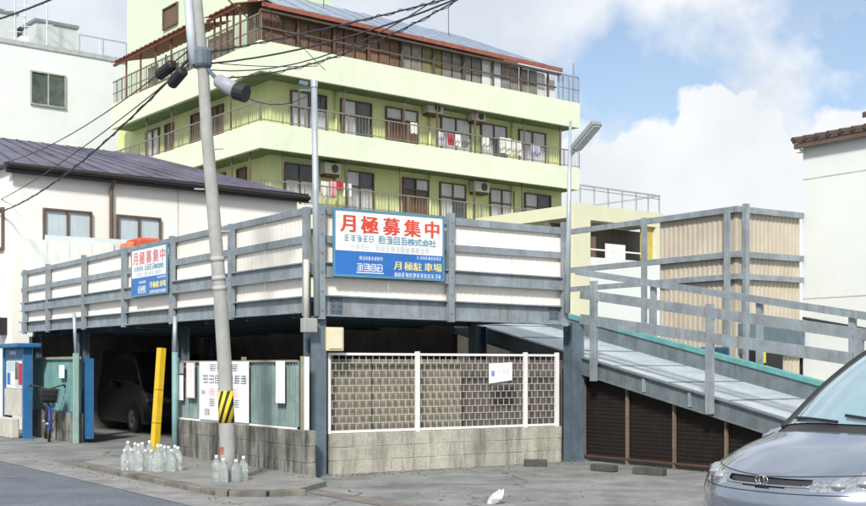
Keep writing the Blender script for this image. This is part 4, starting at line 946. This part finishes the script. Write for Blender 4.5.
# ================================================================== WHEEL STOPS, LITTER
STOP = mat('stained_block', (.075, .08, .07), .9, 0, .4, 6, .3)
for i, (a, b, y, lab) in enumerate(((524.5, 547.5, 466.5, 'dark concrete block at the foot of the front wall'), (590, 612, 470.5, 'dark concrete block at the foot of the rusty fence, left of two'), (632, 662, 474, 'dark concrete block at the foot of the rusty fence, right of two'))):
    p = gnd(a, y); q = gnd(b, y+(0 if i == 0 else 2))
    d_ = (q-p).normalized(); f_ = Fr(p.xy, d_.xy); single('wheel_stop', MB().box(f_, 0, (q-p).length, -.14, 0, 0, .10), STOP, lab, 'wheel stop', group='dark blocks along the fence foot', bevel=.012)
p = gnd(491, 504); rng = random.Random(3); mb = MB()
blob(mb, p+Vector((.02, 0, .065)), .06, .05, .085, rng, 9, 6, .42)
for v in mb.v: v.x += (v.z)*.55; v.z = max(.001, v.z)
mb2 = mb; single('crumpled_paper', mb2, mat('paper_white', (.62, .61, .6), .7, 0, .3, 20), 'crumpled white paper litter on the lot asphalt', 'litter')
rng = random.Random(21); mb = MB()
def stone(p, r_):
    mb.add([p+Vector((r_*rng.uniform(.6, 1.3)*x, r_*rng.uniform(.6, 1.3)*y, max(0, r_*(.5+.6*z)))) for x, y, z in ((1, 0, 0), (0, 1, 0), (-1, 0, 0), (0, -1, 0), (0, 0, 1), (0, 0, -1))], [(0, 1, 4), (1, 2, 4), (2, 3, 4), (3, 0, 4), (1, 0, 5), (2, 1, 5), (3, 2, 5), (0, 3, 5)])
for i in range(420):
    k = rng.random()
    if k < .4: p = FF.pt(rng.uniform(.2, 4.6), .05+abs(rng.gauss(0, .18)), 0)
    elif k < .7: p = FF.pt(rng.uniform(-.5, 8), rng.uniform(.2, 5), 0)
    elif k < .85: p = FL.pt(rng.uniform(-1.3, 3.3), .45+abs(rng.gauss(0, .15)), .066)
    else: p = FL.pt(rng.uniform(-4, 6), 2.3+abs(rng.gauss(0, .12)), .009)
    stone(p, rng.uniform(.006, .022))
o = obj('grit', mb, mat('grit_stone', (.25, .24, .21), .9, 0, .6, 30)); tag(o, 'loose grit and small stones scattered along the wall foot and gutter', 'grit', kind='stuff')
# ================================================================== WATER BOTTLES
def bottle_proto(square):
    o = thing('water_bottle', 'x', 'bottle', (0, 0, 0), group='water bottles on the footpath')
    w = .052
    prof = [(.044, 0), (.052, .012), (.052, .09), (.048, .1), (.052, .11), (.052, .19), (.048, .205), (.03, .245), (.017, .262), (.015, .275)]
    obj('bottle', MB().lathe((0, 0, 0), prof, 8 if square else 14), BOTTLE, o, smooth=not square, local=True)
    obj('cap', MB().lathe((0, 0, .272), [(.02, 0), (.02, .026), (.017, .03)], 12), CAPW, o, local=True)
    return o
protos = [bottle_proto(0), bottle_proto(1)]
row = [(124.5, 470.5), (131.5, 470), (138.5, 471), (145.5, 470), (151.5, 470.5), (158, 471.5), (164.5, 470.5), (171.5, 471.5), (178, 470.5)]
back = [(128, 466), (135, 465.5), (142.5, 466), (149.5, 465.5), (161, 466), (168.5, 466), (175, 466)]
polb = [(216.5, 481), (223.5, 482.5), (236, 482), (243.5, 480.5)]
allb = [(p, 'row') for p in row]+[(p, 'back') for p in back]+[(p, 'pole') for p in polb]
used = [False, False]
nth = ['leftmost', 'second', 'third', 'fourth', 'fifth', 'sixth', 'seventh', 'eighth', 'last']
for i, ((px, py), kind) in enumerate(allb):
    q = i % 2; r = protos[q] if not used[q] else copy_tree(protos[q]); used[q] = True
    r.location = gnd(px, py, .066); r.rotation_euler.z = random.uniform(0, 1.5); sc_ = random.uniform(1.04, 1.2); r.scale = (sc_, sc_, sc_*random.uniform(.86, 1.08))
    if kind == 'row': r['label'] = 'clear water bottle in the front row by the kerb, %s from the left' % nth[i]
    elif kind == 'back': r['label'] = 'clear water bottle in the back row by the yellow pole, %s from the left' % (nth[i-9] if i-9 < 6 else 'last')
    else: r['label'] = 'clear water bottle at the foot of the leaning pole, %s from the left' % (nth[i-16] if i < 19 else 'last')
    if kind != 'pole': r['group'] = 'water bottles around the yellow pole'
    else: r['group'] = 'water bottles around the leaning pole'
# ================================================================== UTILITY POLE
pb0 = gnd(229, 481, .066); Yp = pb0.y
axis = [(229, 486), (227.5, 450), (225, 370), (220.5, 300), (213, 205), (206.5, 130), (203.5, 75), (197.5, 10), (190, -90)]
wid = [.1, .098, .09, .086, .081, .075, .072, .069, .066]
pts = [at(x, y, Yp) for x, y in axis]
up_ = thing('utility_pole', 'leaning grey concrete utility pole with a black and yellow band', 'utility pole', pb0)
obj('shaft', MB().tube(pts, wid, 18), POLEM, up_, smooth=True)
def along(py):
    for (x0, y0), (x1, y1) in zip(axis, axis[1:]):
        if y1 <= py <= y0: f = (y0-py)/(y0-y1); return at(x0+(x1-x0)*f, py, Yp)
bm_ = mat('hazard_band', (.7, .5, .02)); t = bm_.node_tree; b = t.nodes['Principled BSDF']
ge = t.nodes.new('ShaderNodeTexCoord'); mpn = t.nodes.new('ShaderNodeMapping'); mpn.inputs['Rotation'].default_value = (0, math.radians(74), 0)
wv = t.nodes.new('ShaderNodeTexWave'); wv.inputs['Scale'].default_value = 4.2; wv.bands_direction = 'Z'
cr = t.nodes.new('ShaderNodeValToRGB'); cr.color_ramp.interpolation = 'CONSTANT'; cr.color_ramp.elements[0].color = (.02, .02, .02, 1); cr.color_ramp.elements[1].position = .45; cr.color_ramp.elements[1].color = (.72, .55, .03, 1)
t.links.new(ge.outputs['Object'], mpn.inputs[0]); t.links.new(mpn.outputs[0], wv.inputs[0]); t.links.new(wv.outputs[0], cr.inputs[0]); t.links.new(cr.outputs[0], b.inputs['Base Color'])
obj('hazard_band', MB().tube([along(422.5), along(391)], [.1, .096], 18), bm_, up_, smooth=True)
for y in (262, 281, 291):
    obj('pole_band', MB().tube([along(y), along(y-5)], [.0872, .0868], 18), mat('pale_band', (.42, .43, .42), .6), up_, smooth=True)
a = along(58); obj('clamp', MB().lathe(a-Vector((0, 0, .12)), [(.11, 0), (.125, .03), (.125, .2), (.1, .24)], 14), STEELD, up_)
obj('conduit', MB().tube([along(66)+Vector((-.1, -.06, 0)), along(30)+Vector((-.1, -.06, 0)), along(-80)+Vector((-.1, -.06, 0))], .055, 10), mat('conduit_grey', (.52, .58, .64), .4, .1), up_, smooth=True)
for k, y in enumerate((150, 190, 232)):
    p = along(y); obj('step_bolt', MB().tube([p+Vector(((-1)**k*.08, -.05, 0)), p+Vector(((-1)**k*.2, -.08, 0))], .01, 6), GALV, up_)
sd_ = along(448); obj('red_mark', MB().tube([sd_+Vector((-.02, -.018, -.07)), sd_+Vector((-.02, -.018, .02))], [.077, .077], 14), mat('red_stain', (.42, .16, .12), .8, 0, .5, 20), up_)
obj('cross_arm', MB().beam(along(-60)+Vector((-.9, .35, 0)), along(-60)+Vector((.55, -.22, 0)), .08, .08), STEELD, up_)
# closures hung on the cables / lamp
def closure(name, p0, p1, r, lab, m=BLACK, cat='cable closure'):
    p0 = Vector(p0); p1 = Vector(p1); d = p1-p0
    t = thing(name, lab, cat, p0.lerp(p1, .5))
    obj('body', MB().tube([p0, p0+d*.08, p0+d*.92, p1], [r*.7, r, r, r*.7], 12), m, t, smooth=False)
    obj('hanger', MB().beam(p0.lerp(p1, .5)+Vector((0, 0, r*.8)), p0.lerp(p1, .5)+Vector((0, 0, r+.12)), .02, .02), CABLE, t)
    return t
closure('cable_closure', at(158, 76, Yp+.3), at(174, 64, Yp+.1), .072, 'black cable closure left of the pole top, farther from the pole')
closure('cable_closure', at(171, 85, Yp+.2), at(184, 70, Yp), .072, 'black cable closure left of the pole top, nearer the pole')
lmp = thing('street_lamp', 'grey street lamp with a dark end bracketed right of the leaning pole', 'street lamp', at(230, 90, Yp-.2))
p0, p1, p2 = at(217, 80, Yp-.1), at(236, 91, Yp-.3), at(246, 94, Yp-.35)
obj('housing', MB().tube([p0, p0.lerp(p1, .1), p1], [.05, .085, .1], 14), mat('lamp_housing', (.34, .36, .42), .5), lmp, smooth=True)
obj('cap', MB().tube([p1, p2], [.108, .108], 14), BLACK, lmp)
obj('arm', MB().tube([along(64), at(210, 72, Yp-.05), p0], .025, 8), STEELD, lmp)
# ================================================================== CABLES
def cable(a, b, r, lab, sag=.12, n=14, twist=None):
    a = Vector(a); b = Vector(b); pts = [a.lerp(b, i/n)-Vector((0, 0, sag*4*(i/n)*(1-i/n))) for i in range(n+1)]
    mb = MB().tube(pts, r*.62, 6)
    if twist:
        m_ = 90; pp = []
        for i in range(m_+1):
            q = a.lerp(b, i/m_)-Vector((0, 0, sag*4*(i/m_)*(1-i/m_))); w = i*1.1
            pp.append(q+Vector((math.cos(w)*.022, 0, math.sin(w)*.022+.0)))
        mb.tube(pp, .005, 5)
    return single('overhead_cable', mb, CABLE, lab, 'cable', group='overhead cables', smooth=True)
PT = along(62)
def ext(a, px, py, Y, over=1.0):
    b = at(px, py, Y); return a+(b-a)*over
cable(PT+Vector((.1, 0, .12)), ext(PT, 462, -6, 13.6, 1.3), .016, 'overhead cable running up to the right from the pole, topmost', .05, twist=True)
cable(PT+Vector((.1, 0, -.02)), ext(PT, 470, -22, 13.4, 1.3), .018, 'overhead cable running up to the right from the pole, thick and second from top', .22)
cable(at(228, 78, Yp), ext(at(228, 78, Yp), 476, -34, 13.2, 1.3), .014, 'overhead cable running up to the right from the pole, third from top', .35, twist=True)
cable(PT+Vector((.1, 0, -.1)), ext(PT, 450, -45, 13.8, 1.3), .012, 'overhead cable running up to the right from the pole, most sagging', .5)
cable(at(205, 62, Yp), at(318, 66, C.y+.1), .010, 'thin cable running almost level from the leaning pole to the deck pole', .03)
cable(at(208, 68, Yp), at(314, 92, C.y+.1), .010, 'thin cable drooping from the leaning pole to the deck pole', .3)
cable(PT+Vector((-.1, 0, .1)), ext(PT, -10, 215, 30, 1.0), .022, 'thick dark overhead cable falling away to the left, lowest of the three', .35, twist=True)
cable(PT+Vector((-.1, 0, .02)), ext(PT, -10, 205, 30.5, 1.0), .014, 'overhead cable falling away to the left, middle of the three', .15)
cable(PT+Vector((-.1, 0, .2)), ext(PT, -10, 165, 30, 1.0), .014, 'overhead cable falling away to the left, uppermost of the three', .3)
cable(at(194, -70, Yp), at(-40, 30, 28), .03, 'thick cable crossing the top left corner above the white building', .15, twist=True)
cable(at(194, -60, Yp), at(-30, 5, 28), .014, 'thin cable at the very top left corner of the view', .05)
cable(at(238, -30, 15), at(325, 70, 16.3), .008, 'thin steep wire dropping in front of the green block corner', .05)
cable(at(190, -40, Yp), at(300, 45, 40), .02, 'cable from the pole to the roof corner of the green block', .3)
# ================================================================== NOTICE CABINET
uN0, uN1 = FL.u(27.5, .75), FL.u(1, .95)
NB = Fr(FL.pt(uN0+.0, .85, 0), dL)
Ln = NB.u(1.5); zt_ = NB.uz(14, 345)[1]
NBr = Fr(NB.pt(Ln, 0, 0), -dL)
nc = thing('notice_cabinet', 'blue roofed notice cabinet with posters at the left edge', 'notice board', NB.pt(Ln/2, 0, 0))
obj('post', MB().box(NB, .0, .1, -.2, -.02, 0, zt_-.06), BLUEP, nc); obj('post', MB().box(NB, Ln-.1, Ln, -.2, -.02, 0, zt_-.06), BLUEP, nc)
obj('back_panel', MB().box(NB, .1, Ln-.1, -.18, -.1, .75, zt_-.06), BLUEP, nc)
obj('roof', MB().box(NB, -.15, Ln+.1, -.35, .18, zt_-.06, zt_+.03), BLUEP, nc, bevel=.02)
obj('header', MB().box(NB, .1, Ln-.1, -.099, -.04, zt_-.3, zt_-.07), BLUEP, nc)
hb = MB(); scribble(hb, NBr, .45, .95, zt_-.2, zt_-.13, -.0395, 4, random.Random(8), .25, .1); obj('header_lettering', hb, SIGNW, nc)
obj('lower_panel', MB().box(NB, .1, Ln-.12, -.099, -.03, .45, 1.02), mat('aged_white', (.55, .53, .47), .7, 0, .25, 4, .3), nc)
obj('case_back', MB().box(NB, .1, Ln-.12, -.099, -.07, 1.03, zt_-.301), WHITEP, nc)
for i, (f0, f1, g0, g1, m) in enumerate(((.05, .3, .1, .9, CLOTHR), (.33, .5, .3, .95, PANED), (.53, .75, .1, .6, SIGNW), (.55, .95, .62, .95, PALET), (.1, .5, .02, .28, PALET), (.78, .95, .1, .55, SIGNB))):
    z0, z1 = 1.05, zt_-.33; obj('poster', MB().box(NB, .12+(Ln-.26)*f0, .12+(Ln-.26)*f1, -.069, -.062-i*.0005, z0+(z1-z0)*g0, z0+(z1-z0)*g1), m, nc)
single('white_planter', MB().box(NB, .15, Ln, .02, .2, 0, .42), mat('aged_white', (.55, .53, .47)), 'pale stained planter box at the foot of the blue notice cabinet', 'planter', bevel=.03)
# ================================================================== BICYCLE
by = thing('bicycle', 'dark bicycle with a basket parked by the teal fence', 'bicycle', gnd(47, 440))
by.scale = (1.12, 1.12, 1.08); hd = math.atan2(-.93, .36); by.rotation_euler.z = hd
def wheel(x):
    mb = MB(); n = 22; R_ = .31
    mb.tube([Vector((x+R_*math.cos(2*math.pi*i/n), 0, .33+R_*math.sin(2*math.pi*i/n))) for i in range(n+1)], .022, 6)
    w = obj('wheel', mb, BLACK, by, local=True, smooth=True)
    sp = MB()
    for i in range(10): sp.tube([(x, 0, .33), (x+.3*math.cos(i*.628), 0, .33+.3*math.sin(i*.628))], .003, 4)
    sp.tube([(x, -.05, .33), (x, .05, .33)], .025, 8); obj('spokes', sp, GALV, w, local=True)
wheel(.52); wheel(-.52)
FRM = mat('navy_frame', (.02, .022, .04), .4, .2)
mb = MB()
for a_, b_ in (((.38, 0, .88), (.52, 0, .33)), ((.36, 0, .72), (-.05, 0, .33)), ((-.05, 0, .33), (-.2, 0, .82)), ((-.05, 0, .33), (-.52, 0, .33)), ((-.52, 0, .33), (-.17, 0, .68)), ((.36, 0, .8), (-.12, 0, .45))): mb.tube([a_, b_], .018, 8)
obj('frame', mb, FRM, by, local=True, smooth=True)
mb = MB().tube([(.2, -.29, 1.02), (.34, -.26, 1.04), (.38, 0, .96), (.34, .26, 1.04), (.2, .29, 1.02)], .014, 8); obj('handlebar', mb, PLAST, by, local=True)
for s_ in (-1, 1): obj('grip', MB().tube([(.1, s_*.3, 1.02), (.24, s_*.28, 1.03)], .024, 8), BLACK, by, local=True)
mb = MB(); mb.hexa([(-.34, -.1, .84), (-.08, -.03, .86), (-.08, .03, .86), (-.34, .1, .84), (-.34, -.12, .9), (-.06, -.04, .9), (-.06, .04, .9), (-.34, .12, .9)]); obj('saddle', mb, BLACK, by, local=True, bevel=.02)
mb = MB()
for z in (.72, .8, .88, .96):
    w = .13+(z-.72)*.18; mb.tube([(.46, -w, z), (.46+2*w, -w, z), (.46+2*w, w, z), (.46, w, z), (.46, -w, z)], .006, 4)
for i in range(7):
    y = -.13+.26*i/6
    mb.tube([(.72, y, .72), (.8, y*1.3, .96)], .005, 4); mb.tube([(.46, y, .72), (.46, y*1.3, .96)], .005, 4)
mb.lbox(.46, .72, -.13, .13, .715, .722); obj('basket', mb, PLAST, by, local=True)
obj('bag', MB().hexa([(.48, -.12, .73), (.70, -.12, .73), (.70, .12, .73), (.48, .12, .73), (.48, -.15, .98), (.74, -.15, .98), (.74, .15, .98), (.48, .15, .98)]), BLACK, by, local=True, bevel=.03)
obj('front_guard', MB().tube([(.52+.35*math.cos(a), 0, .33+.35*math.sin(a)) for a in (-.3, .2, .7, 1.2, 1.7, 2.2)], .03, 6), mat('blue_guard', (.03, .05, .22), .4), by, local=True)
obj('stand', MB().tube([(-.52, .06, .33), (-.6, .14, .0)], .012, 6), GALV, by, local=True)
# ================================================================== CARS
def spline(xs, ys, x):
    for i in range(len(xs)-1):
        if xs[i] <= x <= xs[i+1]:
            h = xs[i+1]-xs[i]; t = (x-xs[i])/h
            def m(k):
                if k == 0: return (ys[1]-ys[0])/(xs[1]-xs[0])
                if k == len(xs)-1: return (ys[k]-ys[k-1])/(xs[k]-xs[k-1])
                return (ys[k+1]-ys[k-1])/(xs[k+1]-xs[k-1])
            m0, m1 = m(i)*h, m(i+1)*h
            return (2*t**3-3*t**2+1)*ys[i]+(t**3-2*t**2+t)*m0+(-2*t**3+3*t**2)*ys[i+1]+(t**3-t**2)*m1
    return ys[-1]
# rows: parameter, x centre, z centre, half width at edge, edge drop, bow (edge shift back)
MPV = [(0, .10, .20, .80, .0, .42), (1, .02, .40, .86, .0, .46), (2, .0, .58, .87, -.0, .46), (3, .045, .70, .84, -.03, .46), (4, .14, .785, .80, .0, .42), (5, .48, .925, .80, .045, .34),
       (6, .86, 1.01, .80, .05, .28), (7, 1.0, 1.06, .78, .05, .28), (8, 1.54, 1.39, .71, .04, .2), (9, 2.08, 1.655, .64, .04, .14), (10, 2.5, 1.735, .63, .05, .06), (11, 3.3, 1.765, .63, .05, 0),
       (12, 4.2, 1.71, .62, .05, -.02), (13, 4.55, 1.60, .62, .04, -.06), (14, 4.68, 1.2, .72, .03, -.1), (15, 4.74, .8, .8, .0, -.12), (16, 4.7, .28, .8, .0, -.12)]
def build_car(name, label, loc, rz, paint, glass, res=7, cols=28, prof=MPV, cat='car', lights=True):
    t = thing(name, label, cat, loc, rz)
    S_ = [r[0] for r in prof]; get = lambda s, k: spline(S_, [r[k] for r in prof], s)
    nr = (len(prof)-1)*res; rows = []
    ns = 12
    for i in range(nr+1):
        s = i/res; xc, zc, hw, dr, bw = (get(s, k) for k in range(1, 6)); half = []
        for j in range(cols+1):
            f = j/cols; half.append(Vector((xc+bw*f**2.4, hw*f, zc-dr*f**3)))
        e = half[-1]
        belt = min(e.z, 1.0+.03*max(0, s-7)/5 if s > 6 else e.z-.05*min(1, max(0, (s-3.5))))
        zb_ = .22
        side = []
        for k in range(1, ns+1):
            f = k/ns
            # sections: glass (edge to belt), body (belt to sill)
            if k <= 5: z = e.z+(belt-e.z)*k/5; fy = k/5; y = e.y+(.865-e.y)*fy if s > 6 else e.y+(.865-e.y)*min(1, fy)
            else:
                q = (k-5)/(ns-5); z = belt+(zb_-belt)*q; y = .865+.03*math.sin(q*math.pi*.9)-.05*max(0, q-.75)*4*.3
            if s < 3.5: y = min(y, e.y+.0+.02*math.sin(f*math.pi))
            z = min(z, e.z)
            side.append(Vector((e.x+(.04*f if s < 5 else 0), y, max(z, .2))))
        rows.append(half+side)
    ncol = cols+ns
    P = lambda i, j: rows[i][abs(j)] if j >= 0 else Vector((rows[i][-j].x, -rows[i][-j].y, rows[i][-j].z))
    parts = {k: MB() for k in ('body', 'windscreen', 'side_window', 'side_window_b', 'headlight', 'headlight_b', 'grille', 'rear_window', 'lower_grille', 'cowl', 'tail', 'tail_b')}
    idx = {}
    def cls(s, j):
        a = abs(j); f = a/cols
        if a <= cols:
            if 7.05 < s < 8.95 and f < .93: return 'windscreen'
            if 6.62 < s <= 7.05 and f < .95: return 'cowl'
            if 13.15 < s < 14.2 and f < .9: return 'rear_window'
            if lights:
                # headlight: wedge sweeping back from the grille end
                lo = 2.75+.3*max(0, f-.42); hi_ = 3.15+1.75*max(0, f-.40)**.85*1.5
                if f > .40 and lo < s < hi_: return 'headlight' if j > 0 else 'headlight_b'
                if f <= .40 and 2.78+.35*(f/.4)**2 < s < 3.55+.0*f: return 'grille'
                if f < .62 and .55 < s < 1.25: return 'lower_grille'
                if 14.5 < s < 15.1 and f > .75: return 'tail' if j > 0 else 'tail_b'
        else:
            k = a-cols
            if 8.0 < s < 13.0 and 1 <= k <= 4 and not (9.55 < s < 9.75 or 11.3 < s < 11.45): return 'side_window' if j > 0 else 'side_window_b'
            if s < 8.0 and s > 7.2 and 2 <= k <= 4: return 'side_window' if j > 0 else 'side_window_b'
            if lights and k <= 3 and 2.95 < s < 4.35: return 'headlight' if j > 0 else 'headlight_b'
        return 'body'
    from collections import defaultdict
    vid = defaultdict(dict)
    for i in range(nr):
        for j in range(-ncol, ncol):
            s = (i+.5)/res; jj = j+.5
            jm = jj
            a = abs(jm); key = cls(s, jm)
            mb = parts[key]; f_ = []
            for (ii, jx) in ((i, j), (i, j+1), (i+1, j+1), (i+1, j)):
                d = vid[key]
                if (ii, jx) not in d: d[(ii, jx)] = len(mb.v); mb.v.append(P(ii, jx).copy())
                f_.append(d[(ii, jx)])
            mb.f.append(tuple(f_))
    # floor
    fl_ = MB(); fl_.lbox(.5, 4.6, -.78, .78, .2, .24)
    mm = {'body': paint, 'windscreen': glass, 'side_window': CDGLASS, 'side_window_b': CDGLASS, 'rear_window': CDGLASS, 'headlight': HLIGHT, 'headlight_b': HLIGHT, 'grille': PLAST, 'lower_grille': PLAST, 'cowl': PLAST, 'tail': CLOTHR, 'tail_b': CLOTHR}
    body = None
    for k, mb in parts.items():
        if not mb.f: continue
        nm = {'side_window_b': 'side_window', 'headlight_b': 'headlight', 'tail': 'tail_light', 'tail_b': 'tail_light'}.get(k, k)
        if k in ('grille', 'lower_grille', 'cowl'):
            for v in mb.v: v.x += .02
        o = obj(nm, mb, mm[k], t, smooth=True, local=True)
        if k == 'body': body = o
        bm = bmesh.new(); bm.from_mesh(o.data); bmesh.ops.remove_doubles(bm, verts=bm.verts, dist=.0004); bmesh.ops.dissolve_degenerate(bm, edges=bm.edges, dist=.0003); bmesh.ops.recalc_face_normals(bm, faces=bm.faces)
        # make sure normals face outward
        c = Vector((2.3, 0, .8)); tot = sum((f.calc_center_median()-c).dot(f.normal)*f.calc_area() for f in bm.faces)
        if tot < 0: bmesh.ops.reverse_faces(bm, faces=bm.faces)
        bm.to_mesh(o.data); bm.free(); o.data.shade_smooth()
    obj('floor_pan', fl_, PLAST, t, local=True)
    for x in (.95, 3.75):
        for s_ in (-1, 1):
            y = .80*s_; mb = MB(); n = 28
            ar = MB().extr([Vector((x+.37*math.cos(2*math.pi*k/n), .893*s_, max(.2, .33+.37*math.sin(2*math.pi*k/n)))) for k in range(n)], Vector((0, .012*s_, 0))); obj('wheel_arch', ar, BLACK, t, local=True)
            c0 = Vector((x, .72*s_, .32)); c1 = Vector((x, .915*s_, .32))
            w = obj('wheel', MB().tube([c0, c0.lerp(c1, .15), c0.lerp(c1, .85), c1], [.28, .32, .32, .29], 28), BLACK, t, local=True)
            obj('rim', MB().tube([c1-Vector((0, .02*s_, 0)), c1+Vector((0, .006*s_, 0))], [.2, .2], 24), mat('rim_silver', (.45, .46, .48), .3, .8), w, local=True)
            sp = MB()
            for k in range(5):
                a_ = k*1.2566; sp.beam(c1+Vector((.03*math.cos(a_), .01*s_, .03*math.sin(a_))), c1+Vector((.19*math.cos(a_), .008*s_, .19*math.sin(a_))), .045, .02)
            obj('spokes', sp, CHROME, w, local=True)
    for s_ in (-1, 1):
        mb = MB(); blob(mb, (1.9, .96*s_, 1.08), .07, .11, .085, random.Random(1), 12, 8, 0); obj('wing_mirror', mb, paint, t, local=True, smooth=True)
    return t, get, P
hb_ = math.atan2(.6, .8)
car, get, P = build_car('minivan', 'silver blue minivan parked at the right edge of the lot', (2.2, 8.1, 0), hb_, CAR, CGLASS, res=12, cols=44)
# details on the minivan: grille bars, emblem, wipers, A pillars, bonnet gap
def surf(s, f, lift=.01):
    xc, zc, hw, dr, bw = (get(s, k) for k in range(1, 6)); a = abs(f); return Vector((xc+bw*a**2.4-lift*.6, hw*f, zc-dr*a**3+lift))
for s in (2.95,):
    obj('grille_bar', MB().tube([surf(s, f/20*.40, .004) for f in range(-20, 21)], .006, 8), CHROME, car, local=True, smooth=True)
em = MB(); c = surf(3.12, 0, .02)
em.tube([c+Vector((-.012, .05*math.cos(a*.3142), .03*math.sin(a*.3142))) for a in range(21)], .004, 6); em.tube([c+Vector((-.012, .02*math.cos(a*.3142), .03*math.sin(a*.3142))) for a in range(21)], .0035, 6)
obj('emblem', em, CHROME, car, local=True, smooth=True)
for f0, f1, s1 in ((.12, .78, 7.3), (-.62, .1, 7.35)):
    obj('wiper', MB().tube([surf(7.08, f0+(f1-f0)*k/10, .014).lerp(surf(s1-.1, f0+(f1-f0)*k/10, .014), k/10) for k in range(11)], .012, 6), BLACK, car, local=True)
for s_ in (-1, 1):
    obj('pillar_trim', MB().tube([surf(7.0+2*k/12, s_*.955, .004) for k in range(13)], .02, 6), BLACK, car, local=True, smooth=True)
    for sb, fb, rb2 in ((3.32, .58, .055), (3.55, .74, .06), (3.8, .88, .05)):
        bb = MB(); blob(bb, surf(sb, s_*fb, -.018), rb2, rb2, rb2*.75, random.Random(1), 14, 8, 0); obj('lamp_reflector', bb, CHROME, car, local=True, smooth=True)
obj('bonnet_seam', MB().tube([surf(3.62+.42*abs(f/20), f/20*.86, .0005) for f in range(-20, 21)], .004, 5), PLAST, car, local=True)
for s_ in (-1, 1):
    obj('wing_seam', MB().tube([surf(4.05+2.4*k/14, s_*(.86+.07*k/14), .0005) for k in range(15)], .004, 5), PLAST, car, local=True)
obj('bumper_seam', MB().tube([surf(2.55, f/20, .001) for f in range(-20, 21)], .0035, 5), PLAST, car, local=True)
obj('number_plate', MB().lbox(-.03, -.012, -.165, .165, .26, .42), WHITEP, car, local=True)
# vans
VAN = [(0, .08, .22, .72, 0, .1), (1, .0, .45, .73, 0, .1), (2, .02, .62, .73, 0, .1), (3, .05, .72, .73, .0, .1), (4, .1, .85, .72, .0, .1), (5, .2, .98, .72, .02, .1), (6, .3, 1.08, .71, .03, .1), (7, .36, 1.15, .70, .03, .1), (8, .58, 1.5, .67, .03, .08), (9, .85, 1.80, .64, .03, .05), (10, 1.2, 1.86, .64, .04, .02), (11, 2.2, 1.9, .64, .04, 0), (12, 3.0, 1.88, .64, .04, 0), (13, 3.3, 1.8, .64, .03, 0), (14, 3.38, 1.3, .7, .0, 0), (15, 3.4, .8, .72, 0, 0), (16, 3.38, .25, .72, 0, 0)]
def scaled(p, sx): return [(a, b*sx, c, d*1.17, e, f) for a, b, c, d, e, f in p]
pv = FL.pt(FL.u(150, -1.2)+1.6, -2.7, 0)
build_car('van', 'dark grey van parked in the shade inside the entrance', (pv.x, pv.y, 0), math.atan2(dL.y, dL.x), VANM, CDGLASS, res=3, cols=10, prof=scaled(VAN, 1.38), cat='van')
pw = CB.pt(ux(606)-.3, 3.0, 0)
